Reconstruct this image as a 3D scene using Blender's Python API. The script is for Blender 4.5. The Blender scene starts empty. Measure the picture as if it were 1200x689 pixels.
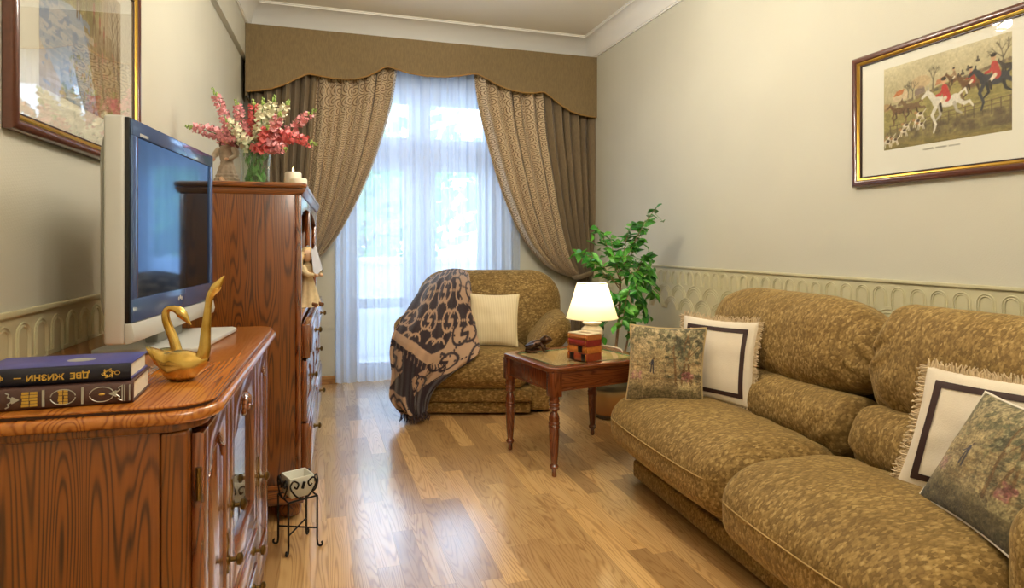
import bpy, bmesh, math, random
import numpy as np
from mathutils import Vector, Matrix, noise

random.seed(7)
rng = np.random.default_rng(7)
SC = bpy.context.scene
COL = SC.collection
PI = math.pi

# ------------------------------------------------------------------ camera
CAM_H = 1.15
YAW = math.radians(17.5)
FPX = 729.0            # focal length in pixels of the 1200 x 689 frame
HORIZON = 285.0
cam_d = bpy.data.cameras.new('camera')
cam_d.sensor_width = 36.0
cam_d.lens = FPX / 1200.0 * 36.0
cam_d.shift_y = (HORIZON - 344.5) / 1200.0
cam_d.clip_start = 0.05
cam = bpy.data.objects.new('camera', cam_d)
COL.objects.link(cam)
cam.location = (0, 0, CAM_H)
cam.rotation_euler = (PI / 2, 0, -YAW)
SC.camera = cam

# ------------------------------------------------------------------ world / exposure
SC.view_settings.view_transform = 'Standard'
SC.view_settings.look = 'None'
SC.view_settings.gamma = 1.0
SC.view_settings.use_curve_mapping = False
SC.view_settings.exposure = 0.42
world = bpy.data.worlds.new('sky')
SC.world = world
world.use_nodes = True
_b = world.node_tree.nodes['Background']
_b.inputs['Color'].default_value = (0.60, 0.775, 1.0, 1)
_b.inputs['Strength'].default_value = 6.2
SC.cycles.max_bounces = 8
SC.cycles.transparent_max_bounces = 16
SC.cycles.sample_clamp_indirect = 6.0
SC.cycles.caustics_reflective = False
SC.cycles.caustics_refractive = False

# daylight entering through the window opening guides the sky light (a portal, gives off nothing itself)
_pl = bpy.data.lights.new('window_portal', 'AREA')
_pl.shape = 'RECTANGLE'; _pl.size = 1.75; _pl.size_y = 2.5
_pl.cycles.is_portal = True
portal = bpy.data.objects.new('window_portal', _pl)
COL.objects.link(portal)
portal.location = (0.97, 5.62, 1.30)
portal.rotation_euler = (-PI / 2, 0, 0)

CHANDELIER_W = 18.5    # watts of each of the chandelier's bulbs
TABLE_LAMP_W = 3.2

# ------------------------------------------------------------------ room numbers
X_R = 2.40             # right wall
Y_B = 5.30             # window wall
Y_F = -1.30            # wall behind the camera
Z_C = 2.99             # ceiling
WS = 0.04              # the left wall runs slightly off square
def x_left(y): return -0.748 + WS * y
WALL_ROT = -math.atan(WS)

def ray(px, py):
    u = (px - 600.0) / FPX; v = (HORIZON - py) / FPX
    s, c = math.sin(YAW), math.cos(YAW)
    return Vector((s + u * c, c - u * s, v))
CAMV = Vector((0, 0, CAM_H))
def at_depth(px, py, t): return CAMV + ray(px, py) * t
def on_y(px, py, y):
    r = ray(px, py); return CAMV + r * (y / r.y)
def on_z(px, py, z):
    r = ray(px, py); return CAMV + r * ((z - CAM_H) / r.z)

# ------------------------------------------------------------------ colour helpers
def lin1(c): return c / 12.92 if c <= 0.04045 else ((c + 0.055) / 1.055) ** 2.4
def S(r, g, b): return (lin1(r / 255), lin1(g / 255), lin1(b / 255), 1.0)

class NT:
    """small helper around a node tree"""
    def __init__(self, name):
        self.m = bpy.data.materials.new(name); self.m.use_nodes = True
        self.t = self.m.node_tree; self.n = self.t.nodes; self.l = self.t.links
        self.p = self.n['Principled BSDF']; self.out = self.n['Material Output']
    def add(self, kind, **kw):
        nd = self.n.new(kind)
        for k, v in kw.items():
            if k.startswith('_'): setattr(nd, k[1:], v)
        for k, v in kw.items():
            if not k.startswith('_'): self.set(nd, k, v)
        return nd
    def set(self, nd, k, v):
        inp = nd.inputs[int(k[1:])] if (k[0] == 'i' and k[1:].isdigit()) else nd.inputs[k.replace('__', ' ')]
        if isinstance(v, bpy.types.NodeSocket): self.l.new(v, inp)
        elif isinstance(v, bpy.types.Node): self.l.new(v.outputs[0], inp)
        else: inp.default_value = v
    def math(self, op, a, b=0.0, c=None):
        nd = self.n.new('ShaderNodeMath'); nd.operation = op
        self.set(nd, 'i0', a); self.set(nd, 'i1', b)
        if c is not None: self.set(nd, 'i2', c)
        return nd.outputs[0]
    def mix(self, fac, a, b, blend='MIX'):
        nd = self.n.new('ShaderNodeMix'); nd.data_type = 'RGBA'; nd.blend_type = blend
        self.set(nd, 'i0', fac); self.set(nd, 'i6', a); self.set(nd, 'i7', b)
        return nd.outputs[2]
    def ramp(self, fac, stops):
        nd = self.n.new('ShaderNodeValToRGB'); cr = nd.color_ramp
        while len(cr.elements) < len(stops): cr.elements.new(0.5)
        for e, (p, c) in zip(cr.elements, stops): e.position = p; e.color = c
        self.set(nd, 'Fac', fac); return nd.outputs[0]
    def coords(self, scale=(1, 1, 1), rot=(0, 0, 0), kind='Object'):
        tc = self.n.new('ShaderNodeTexCoord'); mp = self.n.new('ShaderNodeMapping')
        self.l.new(tc.outputs[kind], mp.inputs['Vector'])
        mp.inputs['Scale'].default_value = scale; mp.inputs['Rotation'].default_value = rot
        return mp.outputs[0]
    def bump(self, h, strength=0.3, dist=0.01):
        b = self.add('ShaderNodeBump', Strength=strength, Distance=dist, Height=h)
        self.l.new(b.outputs[0], self.p.inputs['Normal'])
    def pset(self, **kw):
        for k, v in kw.items(): self.set(self.p, k, v)
        return self

def plain(name, col, rough=0.5, metal=0.0, coat=0.0, sheen=0.0, spec=0.5, mottle=0.0, mscale=20.0, bump=0.0, bscale=60.0, emit=None, estr=0.0):
    t = NT(name)
    if mottle:
        ns = t.add('ShaderNodeTexNoise', Vector=t.coords(), Scale=mscale, Detail=4.0)
        dk = tuple(c * (1 - mottle) for c in col[:3]) + (1,); lt = tuple(min(1, c * (1 + mottle)) for c in col[:3]) + (1,)
        t.set(t.p, 'Base__Color', t.ramp(ns.outputs[0], [(0.3, dk), (0.7, lt)]))
    else: t.set(t.p, 'Base__Color', col)
    if bump:
        nb = t.add('ShaderNodeTexNoise', Vector=t.coords(), Scale=bscale, Detail=3.0)
        t.bump(nb.outputs[0], bump, 0.004)
    t.pset(Roughness=rough, Metallic=metal, Coat__Weight=coat, Sheen__Weight=sheen)
    t.set(t.p, 'Specular__IOR__Level', spec)
    if emit: t.pset(Emission__Color=emit, Emission__Strength=estr)
    return t.m

def oak(name, axis, light, mid, dark, grain=1.0, rough=0.32, coat=0.35, tone=False, pores=0.35, lines=140.0, blotch=0.25):
    """open-grained oak: contour lines of a stretched noise give the cathedral figure"""
    t = NT(name)
    st = 0.075
    sc = {'x': (st, 1, 1), 'y': (1, st, 1), 'z': (1, 1, st)}[axis]
    v = t.coords()
    if tone:
        a1 = t.add('ShaderNodeAttribute', _attribute_type='OBJECT', _attribute_name='tone')
        a2 = t.add('ShaderNodeAttribute', _attribute_type='GEOMETRY', _attribute_name='tone')
        tn = t.math('ADD', a1.outputs['Fac'], a2.outputs['Fac'])
        cb = t.add('ShaderNodeCombineXYZ', X=t.math('MULTIPLY', tn, 7.3), Y=t.math('MULTIPLY', tn, 31.7), Z=0.0)
        va = t.n.new('ShaderNodeVectorMath'); va.operation = 'ADD'
        t.l.new(v, va.inputs[0]); t.l.new(cb.outputs[0], va.inputs[1]); v = va.outputs[0]
    mp = t.n.new('ShaderNodeMapping'); t.l.new(v, mp.inputs['Vector']); mp.inputs['Scale'].default_value = sc
    n1 = t.add('ShaderNodeTexNoise', Vector=mp.outputs[0], Scale=10.0 * grain, Detail=1.5, Roughness=0.45)
    w = t.math('SINE', t.math('MULTIPLY', n1.outputs[0], lines))
    w = t.math('MULTIPLY_ADD', w, 0.5, 0.5)
    w = t.math('POWER', w, 2.6)
    mp2 = t.n.new('ShaderNodeMapping'); t.l.new(v, mp2.inputs['Vector'])
    mp2.inputs['Scale'].default_value = tuple(0.035 if s != 1 else 1.0 for s in sc)
    n2 = t.add('ShaderNodeTexNoise', Vector=mp2.outputs[0], Scale=240.0, Detail=3.0)
    n3 = t.add('ShaderNodeTexNoise', Vector=mp.outputs[0], Scale=3.0, Detail=2.0)
    n4 = t.add('ShaderNodeTexNoise', Vector=v, Scale=4.0, Detail=2.0)
    w = t.math('MULTIPLY', w, t.math('MULTIPLY_ADD', n4.outputs[0], 1.3, 0.25))
    g = t.math('ADD', t.math('MULTIPLY', w, 0.46), t.math('MULTIPLY', n2.outputs[0], pores))
    g = t.math('ADD', g, t.math('MULTIPLY', n3.outputs[0], blotch))
    c = t.ramp(g, [(0.22, light), (0.55, mid), (0.92, dark)])
    if tone:
        c = t.mix(1.0, c, t.ramp(tn, [(0.0, (0.66, 0.60, 0.54, 1)), (0.5, (0.98, 0.97, 0.95, 1)), (1.0, (1.24, 1.22, 1.16, 1))]), 'MULTIPLY')
    t.set(t.p, 'Base__Color', c)
    t.pset(Roughness=rough, Coat__Weight=coat, Coat__Roughness=0.16)
    t.bump(g, 0.10, 0.002)
    return t.m

def chenille(name):
    t = NT(name)
    v = t.coords(rot=(0.6, 0.5, 0.78), scale=(1.0, 2.1, 1.5))
    vo = t.add('ShaderNodeTexVoronoi', _distance='CHEBYCHEV', Vector=v, Scale=66.0, Randomness=0.8)
    ns = t.add('ShaderNodeTexNoise', Vector=t.coords(), Scale=3.5, Detail=3.0)
    sp = t.add('ShaderNodeSeparateColor', Color=vo.outputs['Color'])
    f = t.math('ADD', t.math('MULTIPLY', sp.outputs[0], 0.62), t.math('MULTIPLY', ns.outputs[0], 0.36))
    f = t.math('SUBTRACT', f, t.math('MULTIPLY', vo.outputs['Distance'], 0.35))
    c = t.ramp(f, [(0.10, S(108, 84, 42)), (0.38, S(132, 105, 58)), (0.58, S(152, 124, 72)), (0.85, S(190, 162, 107))])
    t.set(t.p, 'Base__Color', c)
    t.pset(Roughness=0.72, Sheen__Weight=0.35, Sheen__Roughness=0.4, Sheen__Tint=S(240, 215, 160))
    t.set(t.p, 'Specular__IOR__Level', 0.25)
    t.bump(f, 0.55, 0.006)
    return t.m

def printed(name, rough=0.8, sheen=0.0, weave=0.0, wscale=400.0, coat=0.0):
    """colour comes from the print stored on the mesh (attribute 'print')"""
    t = NT(name)
    a = t.add('ShaderNodeAttribute', _attribute_type='GEOMETRY', _attribute_name='print')
    t.set(t.p, 'Base__Color', a.outputs['Color'])
    t.pset(Roughness=rough, Sheen__Weight=sheen, Coat__Weight=coat)
    t.set(t.p, 'Specular__IOR__Level', 0.25)
    if weave:
        nb = t.add('ShaderNodeTexNoise', Vector=t.coords(), Scale=wscale, Detail=2.0)
        t.bump(nb.outputs[0], weave, 0.003)
    return t.m

def glassy(name, tint=(1, 1, 1, 1), rough=0.0, base=0.03, body=0.0):
    """thin pane: clear with a Fresnel reflection"""
    t = NT(name)
    tr = t.add('ShaderNodeBsdfTransparent', Color=tint)
    gl = t.add('ShaderNodeBsdfGlossy', Roughness=rough)
    fc = t.add('ShaderNodeLayerWeight', Blend=0.5)
    lw = t.n.new('ShaderNodeMath'); lw.operation = 'MULTIPLY_ADD'
    t.l.new(t.math('POWER', fc.outputs['Facing'], 4.0), lw.inputs[0]); lw.inputs[1].default_value = 0.92; lw.inputs[2].default_value = base
    mx = t.add('ShaderNodeMixShader')
    t.l.new(lw.outputs[0], mx.inputs[0]); t.l.new(tr.outputs[0], mx.inputs[1]); t.l.new(gl.outputs[0], mx.inputs[2])
    t.l.new(mx.outputs[0], t.out.inputs['Surface'])
    t.n.remove(t.p)
    return t.m

# ------------------------------------------------------------------ mesh helpers
def arr(v): return [tuple(map(float, p)) for p in v]

def link(name, me, mat=None, parent=None):
    o = bpy.data.objects.new(name, me); COL.objects.link(o)
    if mat is not None and len(me.materials) == 0: me.materials.append(mat)
    if parent is not None: o.parent = parent
    return o

class MB:
    """collects polygons and links them as ONE mesh object"""
    def __init__(self): self.v = []; self.f = []
    def add(self, vs, fs):
        b = len(self.v); self.v += [tuple(map(float, p)) for p in vs]; self.f += [tuple(b + i for i in q) for q in fs]; return self
    def box(self, x0, x1, y0, y1, z0, z1):
        if x0 > x1: x0, x1 = x1, x0
        if y0 > y1: y0, y1 = y1, y0
        if z0 > z1: z0, z1 = z1, z0
        return self.add([(x0, y0, z0), (x1, y0, z0), (x1, y1, z0), (x0, y1, z0), (x0, y0, z1), (x1, y0, z1), (x1, y1, z1), (x0, y1, z1)],
                 [(0, 3, 2, 1), (4, 5, 6, 7), (0, 1, 5, 4), (1, 2, 6, 5), (2, 3, 7, 6), (3, 0, 4, 7)])
    def prism(self, pts, axis, a, b):
        """outline pts in the plane across 'axis' (x: (y,z), y: (x,z), z: (x,y)) swept from a to b"""
        n = len(pts)
        def m(p, w): return {'x': (w, p[0], p[1]), 'y': (p[0], w, p[1]), 'z': (p[0], p[1], w)}[axis]
        vs = [m(p, a) for p in pts] + [m(p, b) for p in pts]
        fs = [tuple(range(n))[::-1], tuple(range(n, 2 * n))] + [(i, (i + 1) % n, n + (i + 1) % n, n + i) for i in range(n)]
        return self.add(vs, fs)
    def lathe(self, prof, c=(0, 0, 0), seg=28, sx=1.0, sy=1.0, cap=True):
        vs = []; n = len(prof)
        for r, z in prof:
            for k in range(seg):
                a = 2 * PI * k / seg; vs.append((c[0] + r * sx * math.cos(a), c[1] + r * sy * math.sin(a), c[2] + z))
        fs = [(i * seg + k, i * seg + (k + 1) % seg, (i + 1) * seg + (k + 1) % seg, (i + 1) * seg + k) for i in range(n - 1) for k in range(seg)]
        if cap: fs += [tuple(range(seg))[::-1], tuple((n - 1) * seg + k for k in range(seg))]
        return self.add(vs, fs)
    def tube(self, path, rad, seg=8, closed=False, cap=True, flat=None):
        P = [Vector(p) for p in path]; n = len(P)
        R = rad if isinstance(rad, (list, tuple)) else [rad] * n
        up = Vector((0, 0, 1)); prev = None; vs = []
        for i in range(n):
            a = P[(i - 1) % n] if (closed or i > 0) else P[i]; b = P[(i + 1) % n] if (closed or i < n - 1) else P[i]
            d = (b - a)
            if d.length < 1e-9: d = Vector((0, 0, 1))
            d.normalize()
            if prev is None:
                q = up if abs(d.dot(up)) < 0.9 else Vector((1, 0, 0))
                s = d.cross(q).normalized()
            else:
                s = prev - d * prev.dot(d)
                s = s.normalized() if s.length > 1e-6 else d.orthogonal().normalized()
            prev = s; w = d.cross(s)
            for k in range(seg):
                an = 2 * PI * k / seg
                vs.append(P[i] + (s * math.cos(an) + w * math.sin(an) * (flat or 1.0)) * R[i])
        fs = []
        for i in range(n if closed else n - 1):
            j = (i + 1) % n
            for k in range(seg): fs.append((i * seg + k, i * seg + (k + 1) % seg, j * seg + (k + 1) % seg, j * seg + k))
        if cap and not closed: fs += [tuple(range(seg))[::-1], tuple((n - 1) * seg + k for k in range(seg))]
        return self.add(vs, fs)
    def ball(self, c, r, nu=14, nv=9):
        r = r if isinstance(r, (tuple, list)) else (r, r, r)
        vs = [(c[0], c[1], c[2] - r[2])]
        for j in range(1, nv):
            ph = -PI / 2 + PI * j / nv
            for k in range(nu):
                a = 2 * PI * k / nu; vs.append((c[0] + r[0] * math.cos(ph) * math.cos(a), c[1] + r[1] * math.cos(ph) * math.sin(a), c[2] + r[2] * math.sin(ph)))
        vs.append((c[0], c[1], c[2] + r[2])); top = len(vs) - 1
        fs = [(0, 1 + (k + 1) % nu, 1 + k) for k in range(nu)]
        for j in range(nv - 2):
            for k in range(nu):
                a = 1 + j * nu + k; b = 1 + j * nu + (k + 1) % nu; fs.append((a, b, b + nu, a + nu))
        l = 1 + (nv - 2) * nu
        fs += [(l + k, l + (k + 1) % nu, top) for k in range(nu)]
        return self.add(vs, fs)
    def grid(self, fn, nu, nv, closed_u=False):
        vs = [fn(i / nu, j / nv) for j in range(nv + 1) for i in range(nu + (0 if closed_u else 1))]
        w = nu if closed_u else nu + 1
        fs = [(j * w + i, j * w + (i + 1) % w, (j + 1) * w + (i + 1) % w, (j + 1) * w + i) for j in range(nv) for i in range(nu)]
        return self.add(vs, fs)
    def xf(self, M):
        self.v = [tuple(M @ Vector(p)) for p in self.v]; return self
    def mesh(self, name, mat=None, smooth=True, bevel=0.0, seg=2, angle=35):
        me = bpy.data.meshes.new(name); me.from_pydata(self.v, [], self.f)
        if bevel or True:
            bm = bmesh.new(); bm.from_mesh(me)
            if bevel:
                es = [e for e in bm.edges if len(e.link_faces) == 2 and e.calc_face_angle(0) > 0.5]
                bmesh.ops.bevel(bm, geom=es, offset=bevel, segments=seg, profile=0.5, affect='EDGES', clamp_overlap=True)
            bmesh.ops.recalc_face_normals(bm, faces=bm.faces)
            bm.to_mesh(me); bm.free()
        if smooth:
            me.polygons.foreach_set('use_smooth', [True] * len(me.polygons))
            me.set_sharp_from_angle(angle=math.radians(angle))
        if mat: me.materials.append(mat)
        return me
    def build(self, name, mat, parent=None, **kw):
        return link(name, self.mesh(name, mat, **kw), None, parent)

def thing(name, label, cat, loc=(0, 0, 0), rotz=0.0, group=None):
    o = bpy.data.objects.new(name, None); COL.objects.link(o)
    o.empty_display_size = 0.1
    o.location = loc; o.rotation_euler = (0, 0, rotz)
    return tag(o, label, cat, group)
def tag(o, label, cat, group=None):
    o['label'] = label; o['category'] = cat
    if group: o['group'] = group
    return o
def structure(o): o['kind'] = 'structure'; return o
def stuff(o): o['kind'] = 'stuff'; return o

def axis_samples(h, r, n, nr):
    inner = h - r
    a = [inner + r * math.tan(math.radians(45) * k / nr) for k in range(1, nr + 1)]
    mid = list(np.linspace(-inner, inner, n + 1))
    return [-q for q in a[::-1]] + mid + a
def soft_box(size, r, n=(8, 8, 8), nr=5, deform=None):
    """rounded box of full size (x,y,z) centred on the origin with radii r; deform(np points)->points"""
    h = np.array(size) / 2; r = np.minimum(np.array(r if hasattr(r, '__len__') else (r, r, r), float), h * 0.999)
    ax = [axis_samples(h[i], r[i], n[i], nr) for i in range(3)]
    V = []; F = []
    for a in range(3):
        b, c = (a + 1) % 3, (a + 2) % 3
        for s in (-1, 1):
            base = len(V); nb, nc = len(ax[b]), len(ax[c])
            for q in ax[b]:
                for w in ax[c]:
                    p = [0, 0, 0]; p[a] = s * h[a]; p[b] = q; p[c] = w; V.append(p)
            for i in range(nb - 1):
                for j in range(nc - 1):
                    q = (base + i * nc + j, base + (i + 1) * nc + j, base + (i + 1) * nc + j + 1, base + i * nc + j + 1)
                    F.append(q if s > 0 else q[::-1])
    V = np.array(V, float)
    inn = np.clip(V, -(h - r), h - r)
    d = (V - inn) / r; ln = np.linalg.norm(d, axis=1, keepdims=True); ln[ln < 1e-9] = 1
    V = inn + d / ln * r
    me = bpy.data.meshes.new('soft'); me.from_pydata(V.tolist(), [], F)
    bm = bmesh.new(); bm.from_mesh(me); bmesh.ops.remove_doubles(bm, verts=bm.verts, dist=1e-5)
    bmesh.ops.recalc_face_normals(bm, faces=bm.faces); bm.to_mesh(me); bm.free()
    if deform is not None:
        n_ = len(me.vertices); co = np.empty(n_ * 3); me.vertices.foreach_get('co', co)
        co = deform(co.reshape(-1, 3)); me.vertices.foreach_set('co', np.ascontiguousarray(co, dtype=float).ravel()); me.update()
    me.polygons.foreach_set('use_smooth', [True] * len(me.polygons))
    return me
def soft(name, mat, parent, size, r, centre, deform=None, rot=None, n=(8, 8, 8), nr=5):
    me = soft_box(size, r, n, nr, deform); me.name = name
    M = Matrix.Translation(centre)
    if rot is not None: M = M @ rot
    me.transform(M); me.materials.append(mat)
    return link(name, me, None, parent)

def vnoise(p, s, seed=0.0): return noise.noise(Vector((p[0] * s + seed, p[1] * s - seed * 0.7, p[2] * s + seed * 1.3)))

def set_print(me, cols, domain='POINT'):
    """cols: sRGB 0..255 per vertex -> linear colour attribute 'print'"""
    c = np.clip(np.asarray(cols, float).reshape(-1, 3) / 255.0, 0, 1)
    l = np.where(c <= 0.04045, c / 12.92, ((c + 0.055) / 1.055) ** 2.4)
    a = me.color_attributes.new('print', 'FLOAT_COLOR', domain)
    a.data.foreach_set('color', np.concatenate([l, np.ones((len(l), 1))], axis=1).ravel())

def smooth_poly(pts, n):
    """Catmull-Rom through pts, n samples in all"""
    P = [Vector(p) for p in pts]; m = len(P) - 1; out = []
    for k in range(n):
        x = k / (n - 1) * m; i = min(int(x), m - 1); t = x - i
        p0, p1, p2, p3 = P[max(i - 1, 0)], P[i], P[i + 1], P[min(i + 2, m)]
        out.append(0.5 * ((2 * p1) + (p2 - p0) * t + (2 * p0 - 5 * p1 + 4 * p2 - p3) * t * t + (3 * p1 - p0 - 3 * p2 + p3) * t ** 3))
    return out

# ------------------------------------------------------------------ a little painter for flat prints
class Canvas:
    def __init__(self, w, h, col):
        self.w, self.h = w, h; self.a = np.empty((h, w, 3)); self.a[:] = col
        self.X, self.Y = np.meshgrid((np.arange(w) + 0.5) / w, (np.arange(h) + 0.5) / h); self.as_ = w / h
    def put(self, m, col, al=1.0):
        m = (np.clip(m, 0, 1) * al)[..., None]; self.a = self.a * (1 - m) + np.array(col, float) * m
    def poly(self, pts, col, al=1.0):
        m = np.zeros((self.h, self.w), bool); n = len(pts)
        for i in range(n):
            (x0, y0), (x1, y1) = pts[i], pts[(i + 1) % n]
            if y0 == y1: continue
            c = ((self.Y > min(y0, y1)) & (self.Y <= max(y0, y1))); xi = x0 + (self.Y - y0) * (x1 - x0) / (y1 - y0)
            m ^= c & (self.X < xi)
        self.put(m.astype(float), col, al)
    def _box(self, x0, x1, y0, y1):
        i0, i1 = max(0, int(x0 * self.w) - 1), min(self.w, int(x1 * self.w) + 2); j0, j1 = max(0, int(y0 * self.h) - 1), min(self.h, int(y1 * self.h) + 2)
        return None if i1 <= i0 or j1 <= j0 else (slice(j0, j1), slice(i0, i1))
    def _blend(self, b, m, col, al):
        m = (np.clip(m, 0, 1) * al)[..., None]; self.a[b] = self.a[b] * (1 - m) + np.array(col, float) * m
    def ell(self, cx, cy, rx, ry, col, al=1.0, rot=0.0):
        e = max(rx * self.as_, ry); b = self._box(cx - e / self.as_, cx + e / self.as_, cy - e, cy + e)
        if b is None: return
        dx = (self.X[b] - cx) * self.as_; dy = self.Y[b] - cy; c, s = math.cos(rot), math.sin(rot)
        x = dx * c + dy * s; y = -dx * s + dy * c
        d = np.sqrt((x / (rx * self.as_)) ** 2 + (y / ry) ** 2); self._blend(b, (1 - d) * 6, col, al)
    def line(self, p, q, w, col, al=1.0, w2=None):
        w2 = w if w2 is None else w2; e = max(w, w2) + 1.2 / self.h
        b = self._box(min(p[0], q[0]) - e / self.as_, max(p[0], q[0]) + e / self.as_, min(p[1], q[1]) - e, max(p[1], q[1]) + e)
        if b is None: return
        ax, ay, bx, by = p[0] * self.as_, p[1], q[0] * self.as_, q[1]
        dx, dy = bx - ax, by - ay; L = dx * dx + dy * dy + 1e-12; X, Y = self.X[b] * self.as_, self.Y[b]
        t = np.clip(((X - ax) * dx + (Y - ay) * dy) / L, 0, 1)
        d = np.hypot(X - ax - t * dx, Y - ay - t * dy)
        self._blend(b, (w + (w2 - w) * t - d) * self.h * 0.9 + 0.5, col, al)
    def path(self, pts, w, col, al=1.0, w2=None):
        n = len(pts) - 1; w2 = w if w2 is None else w2
        for i in range(n): self.line(pts[i], pts[i + 1], w + (w2 - w) * i / n, col, al, w + (w2 - w) * (i + 1) / n)
    def fractal(self, sx, sy, seed, oct=4):
        r = np.random.default_rng(seed); out = np.zeros((self.h, self.w)); am = 1.0; tot = 0
        for o in range(oct):
            nx, ny = max(2, int(sx * 2 ** o)), max(2, int(sy * 2 ** o)); g = r.random((ny + 2, nx + 2))
            fx, fy = self.X * nx, self.Y * ny; ix, iy = fx.astype(int), fy.astype(int); tx, ty = fx - ix, fy - iy
            tx = tx * tx * (3 - 2 * tx); ty = ty * ty * (3 - 2 * ty)
            out += am * ((g[iy, ix] * (1 - tx) + g[iy, ix + 1] * tx) * (1 - ty) + (g[iy + 1, ix] * (1 - tx) + g[iy + 1, ix + 1] * tx) * ty)
            tot += am; am *= 0.55
        return out / tot
    def sample(self, u, v):
        """u to the right, v upwards, both 0..1 (arrays)"""
        x = np.clip(np.asarray(u) * self.w - 0.5, 0, self.w - 1.001); y = np.clip((1 - np.asarray(v)) * self.h - 0.5, 0, self.h - 1.001)
        i, j = x.astype(int), y.astype(int); tx, ty = (x - i)[..., None], (y - j)[..., None]; a = self.a
        return (a[j, i] * (1 - tx) + a[j, i + 1] * tx) * (1 - ty) + (a[j + 1, i] * (1 - tx) + a[j + 1, i + 1] * tx) * ty

def print_sheet(name, canvas, mat, parent, origin, ux, uy, nu, nv):
    """a flat printed sheet: origin at its lower left seen from the front, ux/uy its full edge vectors"""
    o = Vector(origin); ux = Vector(ux); uy = Vector(uy)
    mb = MB().grid(lambda a, b: o + ux * a + uy * b, nu, nv)
    me = bpy.data.meshes.new(name); me.from_pydata(mb.v, [], mb.f); me.materials.append(mat)
    U, Vv = np.meshgrid(np.arange(nu + 1) / nu, np.arange(nv + 1) / nv)
    set_print(me, canvas.sample(U, Vv))
    return link(name, me, None, parent)

def lettering(name, body, size, mat, parent, M, extrude=0.0003, align='CENTER', stretch=1.0, bold=0.0):
    cu = bpy.data.curves.new(name, 'FONT'); cu.body = body; cu.size = size; cu.align_x = align; cu.align_y = 'CENTER'; cu.extrude = extrude; cu.offset = bold
    cu.resolution_u = 3
    tmp = bpy.data.objects.new(name, cu); COL.objects.link(tmp)
    bpy.context.view_layer.update()
    me = bpy.data.meshes.new_from_object(tmp.evaluated_get(bpy.context.evaluated_depsgraph_get()))
    bpy.data.objects.remove(tmp); bpy.data.curves.remove(cu)
    me.name = name; me.transform(Matrix.Diagonal((stretch, 1, 1, 1))); me.transform(M); me.materials.clear(); me.materials.append(mat)
    return link(name, me, None, parent)

# ================================================================== materials of the room
def wall_paper(name, col, scale=150.0):
    t = NT(name)
    v = t.coords(rot=(0.785, 0.785, 0.785))
    ck = t.add('ShaderNodeTexVoronoi', _distance='CHEBYCHEV', Vector=v, Scale=scale, Randomness=0.15)
    ns = t.add('ShaderNodeTexNoise', Vector=t.coords(), Scale=1.7, Detail=2.0)
    a = tuple(c * 0.96 for c in col[:3]) + (1,)
    t.set(t.p, 'Base__Color', t.ramp(ns.outputs[0], [(0.35, a), (0.65, col)]))
    t.pset(Roughness=0.62)
    t.set(t.p, 'Specular__IOR__Level', 0.35)
    t.bump(ck.outputs['Distance'], 0.22, 0.003)
    return t.m
M_WALL = wall_paper('embossed_cream_wallpaper', S(204, 201, 184))
M_RELIEF = plain('ochre_cream_relief_paper', S(200, 193, 156), 0.5, mottle=0.04, mscale=8)
M_CEIL = plain('ceiling_white', S(232, 227, 212), 0.8)
M_CORN = plain('cornice_white', S(233, 231, 224), 0.7)
M_FRAME = plain('window_white_paint', S(226, 231, 240), 0.4)
M_PANE = glassy('window_pane')
M_BASEB = oak('baseboard_oak', 'x', S(176, 130, 76), S(150, 104, 56), S(110, 72, 36))
M_FLOOR = oak('floor_oak', 'y', S(222, 184, 128), S(202, 160, 102), S(158, 112, 62), grain=1.3, rough=0.28, coat=1.0, tone=True, pores=0.3, lines=130.0)
for _n in M_FLOOR.node_tree.nodes:
    if _n.type == 'BSDF_PRINCIPLED': _n.inputs['Coat IOR'].default_value = 2.2; _n.inputs['Coat Roughness'].default_value = 0.17

# ================================================================== shell
# floor: a dark bed with every strip laid on it
fl = structure(MB().box(-1.0, X_R, Y_F, Y_B + 0.32, -0.10, -0.004).build('floor', plain('floor_bed', S(120, 84, 48), 0.7), smooth=False))
SW = 0.082
strips = []
nx = int((X_R + 0.86) / SW) + 1
for i in range(nx):
    x0 = -0.86 + i * SW
    y = Y_F + random.random() * -0.3
    while y < Y_B + 0.3:
        L = random.choice((0.38, 0.48, 0.58, 0.70))
        strips.append((x0, y, min(SW, X_R - x0), L, random.random())); y += L
def strip_view(s):
    c = Vector((s[0] + SW / 2, s[1] + s[3] / 2, 0)) - CAMV
    f = c.x * math.sin(YAW) + c.y * math.cos(YAW); r = c.x * math.cos(YAW) - c.y * math.sin(YAW)
    if f < 1.0: return 0
    px = 600 + FPX * r / f; py = HORIZON + FPX * CAM_H / f
    if not (300 < px < 900 and py < 720): return 0
    if s[0] > 1.48 and s[1] < 2.6: return 0
    return 1.0 / f ** 3
order = sorted(range(len(strips)), key=lambda k: -strip_view(strips[k]))
near = set(order[:298])
G = 0.0002
pm = {}
rest = MB(); rest_tone = []
for k, (x0, y0, w, L, tn) in enumerate(strips):
    y1 = min(y0 + L, Y_B + 0.30); ys = max(y0, Y_F)
    if y1 - ys < 0.01: continue
    if k in near and abs(w - SW) < 1e-6 and abs((y1 - ys) - L) < 1e-6:
        if L not in pm:
            pm[L] = MB().box(G, SW - G, G, L - G, -0.004, 0.0).mesh('floor_plank', M_FLOOR, smooth=False)
        o = link('floor_plank', pm[L], None, fl); o.location = (x0, y0, 0); o['tone'] = tn
    else:
        rest.box(x0 + G, x0 + w - G, ys + G, y1 - G, -0.004, 0.0); rest_tone += [tn] * 8
me = bpy.data.meshes.new('floor_planking'); me.from_pydata(rest.v, [], rest.f); me.materials.append(M_FLOOR)
at_ = me.attributes.new('tone', 'FLOAT', 'POINT'); at_.data.foreach_set('value', rest_tone)
stuff(link('floor_planking', me, None, fl))

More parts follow.
